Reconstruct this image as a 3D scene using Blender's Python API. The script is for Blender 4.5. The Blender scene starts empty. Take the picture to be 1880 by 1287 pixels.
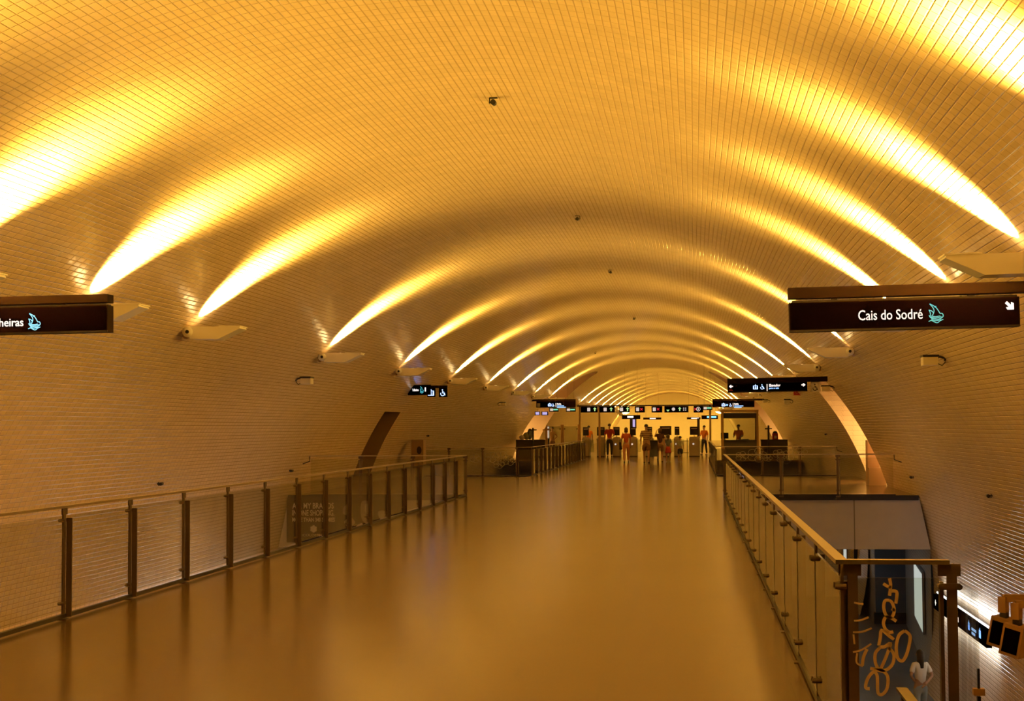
import bpy, bmesh, math, random
from mathutils import Vector, Matrix
random.seed(7)
PI = math.pi
SC = bpy.context.scene
COL = SC.collection

# ------------------------------------------------------------------ camera frame
# World: X right, Y along the tunnel, Z up; eye at (0,0,EYE).
FPX, CX, CY, EYE = 2889.0, 940.0, 643.5, 1.65
_a = Vector((1274.0 - CX, -(782.9 - CY), -FPX)).normalized()
_u = Vector((-0.011, 1, 0)); _u = (_u - _u.dot(_a) * _a).normalized()
_x = _a.cross(_u)
CAMROT = Matrix((_x, _a, _u))


def onplane(px, py, d):
    """point of the vertical cross plane at distance d that the photo shows at (px, py)"""
    r = CAMROT @ Vector((px - CX, -(py - CY), -FPX))
    return Vector((0, 0, EYE)) + r * (d / r.y)


# ------------------------------------------------------------------ materials
def mat(name, col, rough=0.5, metal=0.0, emit=None, estr=0.0, spec=0.5, coat=0.0, noise=0.0, nscale=8.0, bump=0.0):
    m = bpy.data.materials.new(name); m.use_nodes = True
    nt = m.node_tree; b = nt.nodes['Principled BSDF']
    b.inputs['Base Color'].default_value = (*col, 1)
    b.inputs['Roughness'].default_value = rough
    b.inputs['Metallic'].default_value = metal
    b.inputs['Specular IOR Level'].default_value = spec
    b.inputs['Coat Weight'].default_value = coat
    if emit:
        b.inputs['Emission Color'].default_value = (*emit, 1)
        b.inputs['Emission Strength'].default_value = estr
    if noise or bump:
        tc = nt.nodes.new('ShaderNodeTexCoord'); n = nt.nodes.new('ShaderNodeTexNoise')
        n.inputs['Scale'].default_value = nscale; n.inputs['Detail'].default_value = 4
        nt.links.new(tc.outputs['Object'], n.inputs['Vector'])
        if noise:
            mx = nt.nodes.new('ShaderNodeMix'); mx.data_type = 'RGBA'
            mx.inputs['A'].default_value = (*[c * (1 - noise) for c in col], 1)
            mx.inputs['B'].default_value = (*[min(1, c * (1 + noise)) for c in col], 1)
            nt.links.new(n.outputs['Fac'], mx.inputs['Factor'])
            nt.links.new(mx.outputs['Result'], b.inputs['Base Color'])
        if bump:
            bp = nt.nodes.new('ShaderNodeBump'); bp.inputs['Strength'].default_value = bump
            bp.inputs['Distance'].default_value = 0.01
            nt.links.new(n.outputs['Fac'], bp.inputs['Height']); nt.links.new(bp.outputs['Normal'], b.inputs['Normal'])
    return m


def tile_mat(name, colA, colB, grout, tw, th, rough, bumpd=0.004, saw=0.5, offset=0.0, mortar=0.005, msmooth=0.3):
    """glazed tile laid in straight rows; UV in metres (u along the tunnel, v round the vault)"""
    m = bpy.data.materials.new(name); m.use_nodes = True
    nt = m.node_tree; N = nt.nodes; L = nt.links; b = N['Principled BSDF']
    uv = N.new('ShaderNodeUVMap'); uv.uv_map = 'UVMap'
    br = N.new('ShaderNodeTexBrick'); br.offset = offset; br.offset_frequency = 2; br.squash = 1
    br.inputs['Scale'].default_value = 1; br.inputs['Mortar Size'].default_value = mortar
    br.inputs['Mortar Smooth'].default_value = msmooth; br.inputs['Bias'].default_value = 0
    br.inputs['Brick Width'].default_value = tw; br.inputs['Row Height'].default_value = th
    br.inputs['Color1'].default_value = (*colA, 1); br.inputs['Color2'].default_value = (*colB, 1)
    br.inputs['Mortar'].default_value = (*grout, 1)
    L.new(uv.outputs['UV'], br.inputs['Vector']); L.new(br.outputs['Color'], b.inputs['Base Color'])
    sep = N.new('ShaderNodeSeparateXYZ'); L.new(uv.outputs['UV'], sep.inputs['Vector'])
    dv = N.new('ShaderNodeMath'); dv.operation = 'DIVIDE'; dv.inputs[1].default_value = th
    L.new(sep.outputs['Y'], dv.inputs[0])
    fr = N.new('ShaderNodeMath'); fr.operation = 'FRACT'; L.new(dv.outputs[0], fr.inputs[0])
    ml = N.new('ShaderNodeMath'); ml.operation = 'MULTIPLY'; ml.inputs[1].default_value = saw
    L.new(fr.outputs[0], ml.inputs[0])
    inv = N.new('ShaderNodeMath'); inv.operation = 'SUBTRACT'; inv.inputs[0].default_value = 1
    L.new(br.outputs['Fac'], inv.inputs[1])
    ad = N.new('ShaderNodeMath'); ad.operation = 'ADD'; L.new(inv.outputs[0], ad.inputs[0]); L.new(ml.outputs[0], ad.inputs[1])
    ns = N.new('ShaderNodeTexNoise'); ns.inputs['Scale'].default_value = 1.6; ns.inputs['Detail'].default_value = 2
    L.new(uv.outputs['UV'], ns.inputs['Vector'])
    m2 = N.new('ShaderNodeMath'); m2.operation = 'MULTIPLY'; m2.inputs[1].default_value = 3.5
    L.new(ns.outputs['Fac'], m2.inputs[0])
    a2 = N.new('ShaderNodeMath'); a2.operation = 'ADD'; L.new(ad.outputs[0], a2.inputs[0]); L.new(m2.outputs[0], a2.inputs[1])
    bp = N.new('ShaderNodeBump'); bp.inputs['Strength'].default_value = 1; bp.inputs['Distance'].default_value = bumpd
    L.new(a2.outputs[0], bp.inputs['Height']); L.new(bp.outputs['Normal'], b.inputs['Normal'])
    b.inputs['Roughness'].default_value = rough
    b.inputs['Specular IOR Level'].default_value = 0.5
    return m


def floor_mat(name, tw, th, c1, c2, grout, rough):
    m = bpy.data.materials.new(name); m.use_nodes = True
    nt = m.node_tree; N = nt.nodes; L = nt.links; b = N['Principled BSDF']
    tc = N.new('ShaderNodeTexCoord')
    br = N.new('ShaderNodeTexBrick'); br.offset = 0.5; br.offset_frequency = 2
    br.inputs['Scale'].default_value = 1; br.inputs['Mortar Size'].default_value = 0.006
    br.inputs['Mortar Smooth'].default_value = 0.2; br.inputs['Bias'].default_value = 0
    br.inputs['Brick Width'].default_value = tw; br.inputs['Row Height'].default_value = th
    br.inputs['Color1'].default_value = (*c1, 1); br.inputs['Color2'].default_value = (*c2, 1); br.inputs['Mortar'].default_value = (*grout, 1)
    L.new(tc.outputs['Object'], br.inputs['Vector'])
    n1 = N.new('ShaderNodeTexNoise'); n1.inputs['Scale'].default_value = 60; n1.inputs['Detail'].default_value = 3
    n2 = N.new('ShaderNodeTexNoise'); n2.inputs['Scale'].default_value = 0.5; n2.inputs['Detail'].default_value = 5
    L.new(tc.outputs['Object'], n1.inputs['Vector']); L.new(tc.outputs['Object'], n2.inputs['Vector'])
    mx = N.new('ShaderNodeMix'); mx.data_type = 'RGBA'; mx.blend_type = 'MULTIPLY'; mx.inputs['Factor'].default_value = 0.35
    L.new(br.outputs['Color'], mx.inputs['A']); L.new(n1.outputs['Fac'], mx.inputs['B'])
    L.new(mx.outputs['Result'], b.inputs['Base Color'])
    mr = N.new('ShaderNodeMapRange'); mr.inputs['To Min'].default_value = rough - 0.02; mr.inputs['To Max'].default_value = rough + 0.03
    L.new(n2.outputs['Fac'], mr.inputs['Value']); L.new(mr.outputs['Result'], b.inputs['Roughness'])
    bp = N.new('ShaderNodeBump'); bp.inputs['Strength'].default_value = 0.15; bp.inputs['Distance'].default_value = 0.001; bp.invert = True
    L.new(br.outputs['Fac'], bp.inputs['Height']); L.new(bp.outputs['Normal'], b.inputs['Normal'])
    return m


def glass_mat(name, tint, ior=1.5, haze=0.0):
    m = bpy.data.materials.new(name); m.use_nodes = True
    nt = m.node_tree; N = nt.nodes; L = nt.links; N.remove(N['Principled BSDF'])
    out = N['Material Output']
    tr = N.new('ShaderNodeBsdfTransparent'); tr.inputs['Color'].default_value = (*tint, 1)
    gl = N.new('ShaderNodeBsdfGlossy'); gl.inputs['Roughness'].default_value = 0.03
    fr = N.new('ShaderNodeFresnel')
    ge = N.new('ShaderNodeNewGeometry'); io = N.new('ShaderNodeMix')       # thin pane: same reflectance from both faces
    io.inputs['A'].default_value = ior; io.inputs['B'].default_value = 1 / ior
    L.new(ge.outputs['Backfacing'], io.inputs['Factor']); L.new(io.outputs['Result'], fr.inputs['IOR'])
    mx = N.new('ShaderNodeMixShader'); L.new(fr.outputs[0], mx.inputs[0]); L.new(tr.outputs[0], mx.inputs[1]); L.new(gl.outputs[0], mx.inputs[2])
    if haze:
        df = N.new('ShaderNodeBsdfDiffuse'); df.inputs['Color'].default_value = (0.45, 0.4, 0.3, 1)
        m2 = N.new('ShaderNodeMixShader'); m2.inputs[0].default_value = haze
        L.new(mx.outputs[0], m2.inputs[1]); L.new(df.outputs[0], m2.inputs[2]); L.new(m2.outputs[0], out.inputs['Surface'])
    else:
        L.new(mx.outputs[0], out.inputs['Surface'])
    return m


M = {}
M['tile'] = tile_mat('vault_tile', (0.85, 0.685, 0.47), (0.91, 0.735, 0.52), (0.54, 0.40, 0.25), 0.195, 0.077, 0.2, bumpd=0.006, saw=0.55, mortar=0.010, msmooth=1.0)
M['tile_flat'] = tile_mat('jamb_tile', (0.78, 0.70, 0.58), (0.80, 0.72, 0.60), (0.5, 0.42, 0.33), 0.30, 0.15, 0.3, bumpd=0.002, saw=0.0)
M['tile_low'] = tile_mat('lower_tile', (0.70, 0.70, 0.66), (0.76, 0.76, 0.72), (0.42, 0.42, 0.40), 0.20, 0.088, 0.25, bumpd=0.003, saw=0.8)
M['floor'] = floor_mat('polished_stone_floor', 1.2, 0.8, (0.175, 0.112, 0.060), (0.19, 0.122, 0.066), (0.085, 0.055, 0.032), 0.16)
M['floor_low'] = floor_mat('lower_stone_floor', 1.0, 0.6, (0.16, 0.16, 0.16), (0.19, 0.19, 0.19), (0.1, 0.1, 0.1), 0.35)
M['concrete'] = mat('pale_concrete', (0.46, 0.42, 0.37), 0.7, noise=0.10, nscale=3, bump=0.1)
M['joint'] = mat('panel_joint', (0.16, 0.14, 0.12), 0.8)
M['endwall'] = mat('plastered_end_wall', (0.78, 0.70, 0.52), 0.6, noise=0.04, nscale=2)
M['plaster'] = mat('cream_plaster', (0.72, 0.62, 0.48), 0.55, noise=0.04, nscale=2)
M['steel'] = mat('brushed_steel', (0.50, 0.44, 0.36), 0.34, 0.9, noise=0.08, nscale=30)
M['handrail'] = mat('handrail_steel', (0.62, 0.55, 0.42), 0.30, 0.9, noise=0.06, nscale=30)
M['post'] = mat('post_steel', (0.13, 0.09, 0.06), 0.42, 0.4, noise=0.1, nscale=20)
M['dark'] = mat('dark_metal', (0.035, 0.03, 0.028), 0.4, 0.3)
M['black'] = mat('black_plastic', (0.012, 0.011, 0.011), 0.45)
M['blackface'] = mat('black_sign_face', (0.0006, 0.0003, 0.0005), 0.6, spec=0.0)
M['bronze'] = mat('bronze_sign_casing', (0.013, 0.0065, 0.0035), 0.6, 0.0, spec=0.03)
M['lampwhite'] = mat('white_lamp_enamel', (0.95, 0.92, 0.84), 0.35, noise=0.03, nscale=6)
M['grey'] = mat('grey_paint', (0.33, 0.33, 0.34), 0.5)
M['glass'] = glass_mat('rail_glass', (0.92, 0.93, 0.87), 1.5, 0.012)
M['thinglass'] = glass_mat('side_glass', (0.92, 0.91, 0.86), 1.12, 0.01)
M['kioskglass'] = glass_mat('kiosk_glass', (0.82, 0.84, 0.78), 1.5, 0.0)
M['letter'] = mat('lit_white_letters', (0.9, 0.9, 0.9), 0.5, emit=(1, 0.97, 0.97), estr=1.1)
M['letterdim'] = mat('white_letters', (0.8, 0.78, 0.74), 0.5, emit=(1, 0.95, 0.9), estr=0.55)
M['blue'] = mat('lit_blue_symbol', (0.3, 0.5, 0.9), 0.5, emit=(0.25, 0.52, 1.0), estr=1.5)
M['paleblue'] = mat('lit_pale_blue_symbol', (0.6, 0.75, 1), 0.5, emit=(0.42, 0.62, 1.0), estr=1.7)
M['cyan'] = mat('lit_cyan_symbol', (0.2, 0.7, 0.8), 0.5, emit=(0.06, 0.50, 0.62), estr=0.9)
M['cyanbright'] = mat('lit_bright_cyan_symbol', (0.3, 0.8, 0.9), 0.5, emit=(0.22, 0.72, 1.0), estr=1.3)
M['green'] = mat('lit_green_symbol', (0.2, 0.7, 0.3), 0.5, emit=(0.5, 0.85, 0.35), estr=0.9)
M['exitgreen'] = mat('lit_exit_sign', (0.2, 0.6, 0.45), 0.5, emit=(0.16, 0.75, 0.5), estr=1.1)
M['red'] = mat('lit_red_symbol', (0.6, 0.05, 0.05), 0.5, emit=(0.7, 0.04, 0.06), estr=0.6)
M['redsign'] = mat('red_hydrant_sign', (0.42, 0.03, 0.02), 0.5)
M['screen'] = mat('lit_violet_screen', (0.4, 0.4, 0.8), 0.3, emit=(0.55, 0.5, 1.0), estr=0.8)
M['tube'] = mat('lit_fluorescent_tube', (1, 1, 1), 0.5, emit=(0.90, 0.93, 1.0), estr=2.5)
M['diffuser'] = mat('lit_lamp_diffuser', (0.9, 0.88, 0.8), 0.5, emit=(1.0, 0.85, 0.6), estr=0.6)
M['lens'] = mat('lit_lamp_lens', (1, 0.9, 0.7), 0.4, emit=(1.0, 0.72, 0.30), estr=12)
M['lowposter'] = mat('backlit_blank_poster', (0.8, 0.85, 0.8), 0.4, emit=(0.78, 0.86, 0.80), estr=0.55)
M['bluegrey'] = mat('blue_grey_panel', (0.12, 0.14, 0.18), 0.35, noise=0.08, nscale=2)
M['plate'] = mat('cream_sign_plate', (0.9, 0.85, 0.72), 0.4)
M['counter'] = mat('dark_counter', (0.05, 0.042, 0.035), 0.4, noise=0.1, nscale=5)
M['gate'] = mat('gate_steel', (0.42, 0.36, 0.28), 0.38, 0.55, noise=0.06, nscale=6)
M['poster'] = mat('poster_charcoal', (0.018, 0.013, 0.011), 0.5, spec=0.2)
M['posterink'] = mat('poster_lettering', (0.80, 0.70, 0.56), 0.5)
M['posterskin'] = mat('poster_portrait', (0.26, 0.21, 0.17), 0.5, noise=0.3, nscale=4)
M['posterhi'] = mat('poster_highlight', (0.46, 0.38, 0.30), 0.5, noise=0.2, nscale=5)
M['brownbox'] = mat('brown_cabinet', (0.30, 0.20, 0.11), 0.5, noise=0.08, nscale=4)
M['pink'] = mat('pink_stone', (0.58, 0.40, 0.30), 0.5, noise=0.05, nscale=3)
M['paint'] = mat('graffiti_paint', (0.88, 0.70, 0.46), 0.6)
M['palepaint'] = mat('pale_graffiti_paint', (0.42, 0.38, 0.30), 0.6)
M['ochre'] = mat('ochre_paint', (0.42, 0.25, 0.10), 0.5, noise=0.06, nscale=4)
M['skin'] = mat('skin', (0.45, 0.26, 0.17), 0.55)
M['skin2'] = mat('skin_tan', (0.36, 0.20, 0.13), 0.55)
M['hair'] = mat('dark_hair', (0.02, 0.013, 0.01), 0.55, bump=0.4, nscale=60)
M['hairbrown'] = mat('brown_hair', (0.10, 0.05, 0.025), 0.55, bump=0.4, nscale=60)
M['clothred'] = mat('red_cloth', (0.42, 0.045, 0.02), 0.85)
M['clothrust'] = mat('rust_cloth', (0.52, 0.10, 0.045), 0.85)
M['clothorange'] = mat('orange_cloth', (0.75, 0.22, 0.02), 0.85)
M['clothblack'] = mat('black_cloth', (0.015, 0.013, 0.014), 0.85)
M['clothwine'] = mat('dark_wine_cloth', (0.05, 0.016, 0.018), 0.85)
M['clothgrey'] = mat('grey_cloth', (0.18, 0.19, 0.20), 0.85)
M['clothpale'] = mat('pale_grey_cloth', (0.40, 0.40, 0.33), 0.85)
M['clothwhite'] = mat('white_cloth', (0.75, 0.72, 0.68), 0.85)
M['clothbrown'] = mat('brown_cloth', (0.16, 0.085, 0.04), 0.85)
M['clothsalmon'] = mat('salmon_cloth', (0.50, 0.20, 0.11), 0.85)
M['clothblue'] = mat('blue_grey_cloth', (0.14, 0.17, 0.24), 0.85)
M['denim'] = mat('pale_denim', (0.30, 0.36, 0.40), 0.85)
M['shoe'] = mat('dark_shoe', (0.03, 0.025, 0.02), 0.6)
M['shoelight'] = mat('pale_shoe', (0.5, 0.45, 0.4), 0.6)


def striped():
    m = bpy.data.materials.new('striped_cloth'); m.use_nodes = True
    nt = m.node_tree; N = nt.nodes; L = nt.links; b = N['Principled BSDF']; b.inputs['Roughness'].default_value = 0.85
    tc = N.new('ShaderNodeTexCoord'); sp = N.new('ShaderNodeSeparateXYZ'); L.new(tc.outputs['Object'], sp.inputs[0])
    mu = N.new('ShaderNodeMath'); mu.operation = 'MULTIPLY'; mu.inputs[1].default_value = 11.5; L.new(sp.outputs['Z'], mu.inputs[0])
    fr = N.new('ShaderNodeMath'); fr.operation = 'FRACT'; L.new(mu.outputs[0], fr.inputs[0])
    gt = N.new('ShaderNodeMath'); gt.operation = 'GREATER_THAN'; gt.inputs[1].default_value = 0.68; L.new(fr.outputs[0], gt.inputs[0])
    mx = N.new('ShaderNodeMix'); mx.data_type = 'RGBA'; L.new(gt.outputs[0], mx.inputs['Factor'])
    mx.inputs['A'].default_value = (0.16, 0.085, 0.05, 1); mx.inputs['B'].default_value = (0.48, 0.36, 0.2, 1)
    L.new(mx.outputs['Result'], b.inputs['Base Color'])
    return m


M['striped'] = striped()


# ------------------------------------------------------------------ mesh builder
class MB:
    def __init__(s):
        s.v = []; s.f = []

    def add(s, vs, fs):
        o = len(s.v); s.v += [tuple(p) for p in vs]; s.f += [tuple(i + o for i in f) for f in fs]; return s

    def box(s, c, d, rot=None):
        c = Vector(c); h = [x / 2 for x in d]; vs = []
        for z in (-1, 1):
            for x, y in ((-1, -1), (1, -1), (1, 1), (-1, 1)):
                p = Vector((x * h[0], y * h[1], z * h[2]))
                if rot: p = rot @ p
                vs.append(p + c)
        return s.add(vs, [(3, 2, 1, 0), (4, 5, 6, 7), (0, 1, 5, 4), (1, 2, 6, 5), (2, 3, 7, 6), (3, 0, 4, 7)])

    def bb(s, a, b):
        return s.box([(a[i] + b[i]) / 2 for i in range(3)], [abs(b[i] - a[i]) for i in range(3)])

    def rbox(s, c, d, r=0.01, n=3):
        """box with rounded vertical edges"""
        pts = []
        for k, (sx, sy) in enumerate(((1, 1), (-1, 1), (-1, -1), (1, -1))):
            for i in range(n + 1):
                a = PI / 2 * k + PI / 2 * i / n
                pts.append((c[0] + sx * (d[0] / 2 - r) + r * math.cos(a), c[1] + sy * (d[1] / 2 - r) + r * math.sin(a)))
        return s.prism(pts, c[2] - d[2] / 2, c[2] + d[2] / 2)

    def prism(s, pts, z0, z1, f=None):
        """extrude a 2D outline; f maps (a, b, t) to xyz"""
        f = f or (lambda a, b, t: (a, b, t)); n = len(pts)
        vs = [f(a, b, z0) for a, b in pts] + [f(a, b, z1) for a, b in pts]
        fs = [tuple(range(n - 1, -1, -1)), tuple(range(n, 2 * n))] + [(i, (i + 1) % n, n + (i + 1) % n, n + i) for i in range(n)]
        return s.add(vs, fs)

    def cyl(s, a, b, r, n=12, r2=None):
        return s.tube([a, b], [r, r if r2 is None else r2], n)

    def tube(s, pts, r, n=8):
        pts = [Vector(p) for p in pts]; m = len(pts)
        rs = r if isinstance(r, (list, tuple)) else [r] * m
        vs = []; fs = []; prev = None
        for i, p in enumerate(pts):
            t = (pts[min(i + 1, m - 1)] - pts[max(i - 1, 0)]).normalized()
            if prev is None:
                ref = Vector((0, 0, 1)) if abs(t.z) < 0.9 else Vector((1, 0, 0))
                nx = t.cross(ref).normalized()
            else:
                nx = (prev - t * prev.dot(t)).normalized()
            prev = nx; ny = t.cross(nx)
            for k in range(n):
                a = 2 * PI * k / n
                vs.append(p + (nx * math.cos(a) + ny * math.sin(a)) * rs[i])
        for i in range(m - 1):
            for k in range(n):
                k2 = (k + 1) % n
                fs.append((i * n + k, i * n + k2, (i + 1) * n + k2, (i + 1) * n + k))
        fs += [tuple(range(n - 1, -1, -1)), tuple(range((m - 1) * n, m * n))]
        return s.add(vs, fs)

    def lathe(s, prof, n=20, c=(0, 0, 0), f=None):
        f = f or (lambda x, y, z: (x, y, z)); vs = []; fs = []
        for r, z in prof:
            for k in range(n):
                a = 2 * PI * k / n; vs.append(f(c[0] + r * math.cos(a), c[1] + r * math.sin(a), c[2] + z))
        m = len(prof)
        for i in range(m - 1):
            for k in range(n):
                k2 = (k + 1) % n; fs.append((i * n + k, i * n + k2, (i + 1) * n + k2, (i + 1) * n + k))
        fs += [tuple(range(n - 1, -1, -1)), tuple(range((m - 1) * n, m * n))]
        return s.add(vs, fs)

    def ball(s, c, r, n=12, m=8):
        rx, ry, rz = r if isinstance(r, (tuple, list)) else (r, r, r)
        prof = [(math.sin(PI * (i + 0.02) / (m + 0.04)), -math.cos(PI * (i + 0.02) / (m + 0.04))) for i in range(m + 1)]
        return s.lathe(prof, n, f=lambda x, y, z: (c[0] + x * rx, c[1] + y * ry, c[2] + z * rz))

    def stroke(s, pts, w, t, f, closed=False):
        """ribbon of width w along 2D points with thickness t; f maps (a, b, depth)"""
        P = [Vector((p[0], p[1])) for p in pts]
        if closed: P = P + [P[0]]
        m = len(P); Lf = []; Rt = []
        for i in range(m):
            a = P[max(i - 1, 0)]; b = P[min(i + 1, m - 1)]
            if closed and i in (0, m - 1): a, b = P[-2], P[1]
            d = (b - a); d = d.normalized() if d.length > 1e-9 else Vector((1, 0)); nrm = Vector((-d.y, d.x)) * w / 2
            Lf.append(P[i] + nrm); Rt.append(P[i] - nrm)
        vs = []
        for q in (0, t):
            vs += [f(p.x, p.y, q) for p in Lf] + [f(p.x, p.y, q) for p in Rt]
        fs = []; o = 2 * m
        for i in range(m - 1):
            fs += [(i, i + 1, m + i + 1, m + i), (o + i, o + m + i, o + m + i + 1, o + i + 1), (i, o + i, o + i + 1, i + 1), (m + i, m + i + 1, o + m + i + 1, o + m + i)]
        fs += [(0, m, o + m, o), (m - 1, o + m - 1, o + 2 * m - 1, 2 * m - 1)]
        return s.add(vs, fs)

    def mesh(s, name, m, smooth=False):
        me = bpy.data.meshes.new(name); me.from_pydata(s.v, [], s.f)
        bm = bmesh.new(); bm.from_mesh(me); bmesh.ops.recalc_face_normals(bm, faces=bm.faces); bm.to_mesh(me); bm.free()
        if smooth: me.polygons.foreach_set('use_smooth', [True] * len(me.polygons))
        if m: me.materials.append(m)
        return me

    def build(s, name, m, parent=None, smooth=False):
        return link(name, s.mesh(name, m, smooth), parent)


def link(name, me, parent=None):
    o = bpy.data.objects.new(name, me); COL.objects.link(o)
    if parent is not None: o.parent = parent
    return o


def tag(o, label=None, cat=None, group=None, kind=None):
    if label: o['label'] = label
    if cat: o['category'] = cat
    if group: o['group'] = group
    if kind: o['kind'] = kind
    return o


def thing(name, label, cat, loc=(0, 0, 0), rz=0, group=None):
    o = bpy.data.objects.new(name, None); COL.objects.link(o); o.empty_display_size = 0.1
    o.location = loc; o.rotation_euler = (0, 0, rz)
    return tag(o, label, cat, group)


def struct(name, mb, m, parent=None, smooth=False):
    o = mb.build(name, m, parent, smooth)
    if parent is None: o['kind'] = 'structure'
    return o


def copy_tree(o, parent=None):
    c = o.copy(); COL.objects.link(c)
    if parent is not None: c.parent = parent
    for ch in list(o.children): copy_tree(ch, c)
    return c


FACE = lambda a, b, q: (a, -q, b)            # drawing plane facing the camera (-Y)


def text_mesh(s, size, m, extrude=0.002, align='LEFT', bold=0.0, xs=1.0):
    cu = bpy.data.curves.new('t', 'FONT'); cu.body = s; cu.size = size; cu.extrude = extrude
    cu.align_x = align; cu.offset = bold; cu.resolution_u = 3
    ob = bpy.data.objects.new('t', cu); COL.objects.link(ob)
    dg = bpy.context.evaluated_depsgraph_get(); dg.update()
    me = bpy.data.meshes.new_from_object(ob.evaluated_get(dg))
    bpy.data.objects.remove(ob); bpy.data.curves.remove(cu)
    me.transform(Matrix(((xs, 0, 0, 0), (0, 0, -1, 0), (0, 1, 0, 0), (0, 0, 0, 1))))
    me.materials.clear(); me.materials.append(m)
    return me


def text(s, size, m, loc, parent, name='lettering', align='LEFT', bold=0.0, xs=1.0, rot=None):
    o = link(name, text_mesh(s, size, m, align=align, bold=bold, xs=xs), parent); o.location = loc
    if rot: o.rotation_euler = rot
    return o


# ------------------------------------------------------------------ vault
XC, ZC, R = -2.336, -2.349, 7.91
DEND, DNEAR = 186.0, -8.0
FLOW = -4.5                                      # lower hall floor
vx = lambda phi: XC + R * math.sin(phi)
vz = lambda phi: ZC + R * math.cos(phi)
def wall_x(z, side): return XC + side * math.sqrt(R * R - (z - ZC) ** 2)
def phi_of_z(z): return math.acos((z - ZC) / R)

LAND0, LAND1 = 37.8, 52.3
ARC_C, ARC_W, ARC_H = 91.7, 5.6, 4.9
ARC_S = 0.9                                       # springing of the crossing arch


def arch_half(z):
    if z <= ARC_S: return ARC_W
    k = (z - ARC_S) / (ARC_H - ARC_S)
    return ARC_W * math.sqrt(max(0.0, 1 - k * k)) if k < 1 else 0.0


OPEN = [  # side, z0, z1, near(z), far(z)
    (-1, 0.0, 2.13, lambda z: 44.75, lambda z: 47.2),
    (1, 0.0, 2.90, lambda z: 43.9, lambda z: 48.45),
    (-1, 0.0, ARC_H, lambda z: ARC_C - arch_half(z), lambda z: ARC_C + arch_half(z)),
    (1, 0.0, ARC_H, lambda z: ARC_C + 2.3 - arch_half(z), lambda z: ARC_C + 2.3 + arch_half(z)),
    (1, FLOW, -1.25, lambda z: LAND0 + 0.4, lambda z: LAND1),
]


def vault_part(name, p0, p1, side):
    phis = [p0 + (p1 - p0) * i / max(1, round(abs(p1 - p0) / math.radians(1.5))) for i in range(max(1, round(abs(p1 - p0) / math.radians(1.5))) + 1)]
    for sd, z0, z1, n_, f_ in OPEN:
        for z in (z0, z1):
            q = sd * phi_of_z(z)
            if min(p0, p1) < q < max(p0, p1): phis.append(q)
    phis = sorted(set(phis))
    vs = []; fs = []; uvs = []
    def vert(phi, d):
        vs.append((vx(phi), d, vz(phi))); uvs.append((d, phi * R)); return len(vs) - 1
    for i in range(len(phis) - 1):
        a, b = phis[i], phis[i + 1]; mid = (a + b) / 2; zm = vz(mid)
        act = [o for o in OPEN if o[0] * mid > 0 and o[1] < zm < o[2]]
        act.sort(key=lambda o: o[3](zm))
        ea, eb = [DNEAR], [DNEAR]
        for o in act:
            za = min(max(vz(a), o[1]), o[2]); zb = min(max(vz(b), o[1]), o[2])
            ea += [o[3](za), o[4](za)]; eb += [o[3](zb), o[4](zb)]
        ea.append(DEND); eb.append(DEND)
        for k in range(0, len(ea), 2):
            fs.append((vert(a, ea[k]), vert(a, ea[k + 1]), vert(b, eb[k + 1]), vert(b, eb[k])))
    me = bpy.data.meshes.new(name); me.from_pydata(vs, [], fs)
    ul = me.uv_layers.new(name='UVMap')
    for p in me.polygons:
        for li in p.loop_indices: ul.data[li].uv = uvs[me.loops[li].vertex_index]
    bm = bmesh.new(); bm.from_mesh(me)
    bmesh.ops.remove_doubles(bm, verts=bm.verts, dist=1e-5)
    c = Vector((XC, 0, ZC))
    for f in bm.faces:
        m = f.calc_center_median(); 
        if f.normal.dot(Vector((XC - m.x, 0, ZC - m.z))) < 0: f.normal_flip()
    bm.to_mesh(me); bm.free()
    me.polygons.foreach_set('use_smooth', [True] * len(me.polygons)); me.materials.append(M['tile'])
    o = link(name, me); o['kind'] = 'structure'
    return o


PMAX = phi_of_z(FLOW); PC = math.radians(47.5)
vault_part('ceiling', -PC, PC, 0)
vault_part('wall_left', -PMAX, -PC, -1)
vault_part('wall_right', PC, PMAX, 1)


def uvmesh(name, quads, m, scale=1.0):
    """quads: list of (4 points, (u0,v0,u1,v1))"""
    vs = []; fs = []; uv = []
    for pts, (u0, v0, u1, v1) in quads:
        o = len(vs); vs += [tuple(p) for p in pts]; fs.append((o, o + 1, o + 2, o + 3)); uv += [(u0, v0), (u1, v0), (u1, v1), (u0, v1)]
    me = bpy.data.meshes.new(name); me.from_pydata(vs, [], fs)
    ul = me.uv_layers.new(name='UVMap')
    for p in me.polygons:
        for li in p.loop_indices: ul.data[li].uv = uv[me.loops[li].vertex_index]
    me.materials.append(m); o = link(name, me); o['kind'] = 'structure'
    return o


def passage(name, op, depth, m):
    sd, z0, z1, nf, ff = op
    n = 24; zs = [z0 + (z1 - z0) * i / n for i in range(n + 1)]
    xo = (wall_x(z0, sd)) + sd * depth
    q = []
    for i in range(n):
        a, b = zs[i], zs[i + 1]
        for fn in (nf, ff):
            q.append(([(wall_x(a, sd), fn(a), a), (xo, fn(a), a), (xo, fn(b), b), (wall_x(b, sd), fn(b), b)], (abs(wall_x(a, sd)), a, abs(xo), b)))
        q.append(([(xo, nf(a), a), (xo, ff(a), a), (xo, ff(b), b), (xo, nf(b), b)], (nf(a), a, ff(a), b)))
    if abs(nf(z1) - ff(z1)) > 0.05:
        q.append(([(wall_x(z1, sd), nf(z1), z1), (xo, nf(z1), z1), (xo, ff(z1), z1), (wall_x(z1, sd), ff(z1), z1)], (0, 0, 2, 2)))
    return uvmesh(name, q, m)


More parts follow.
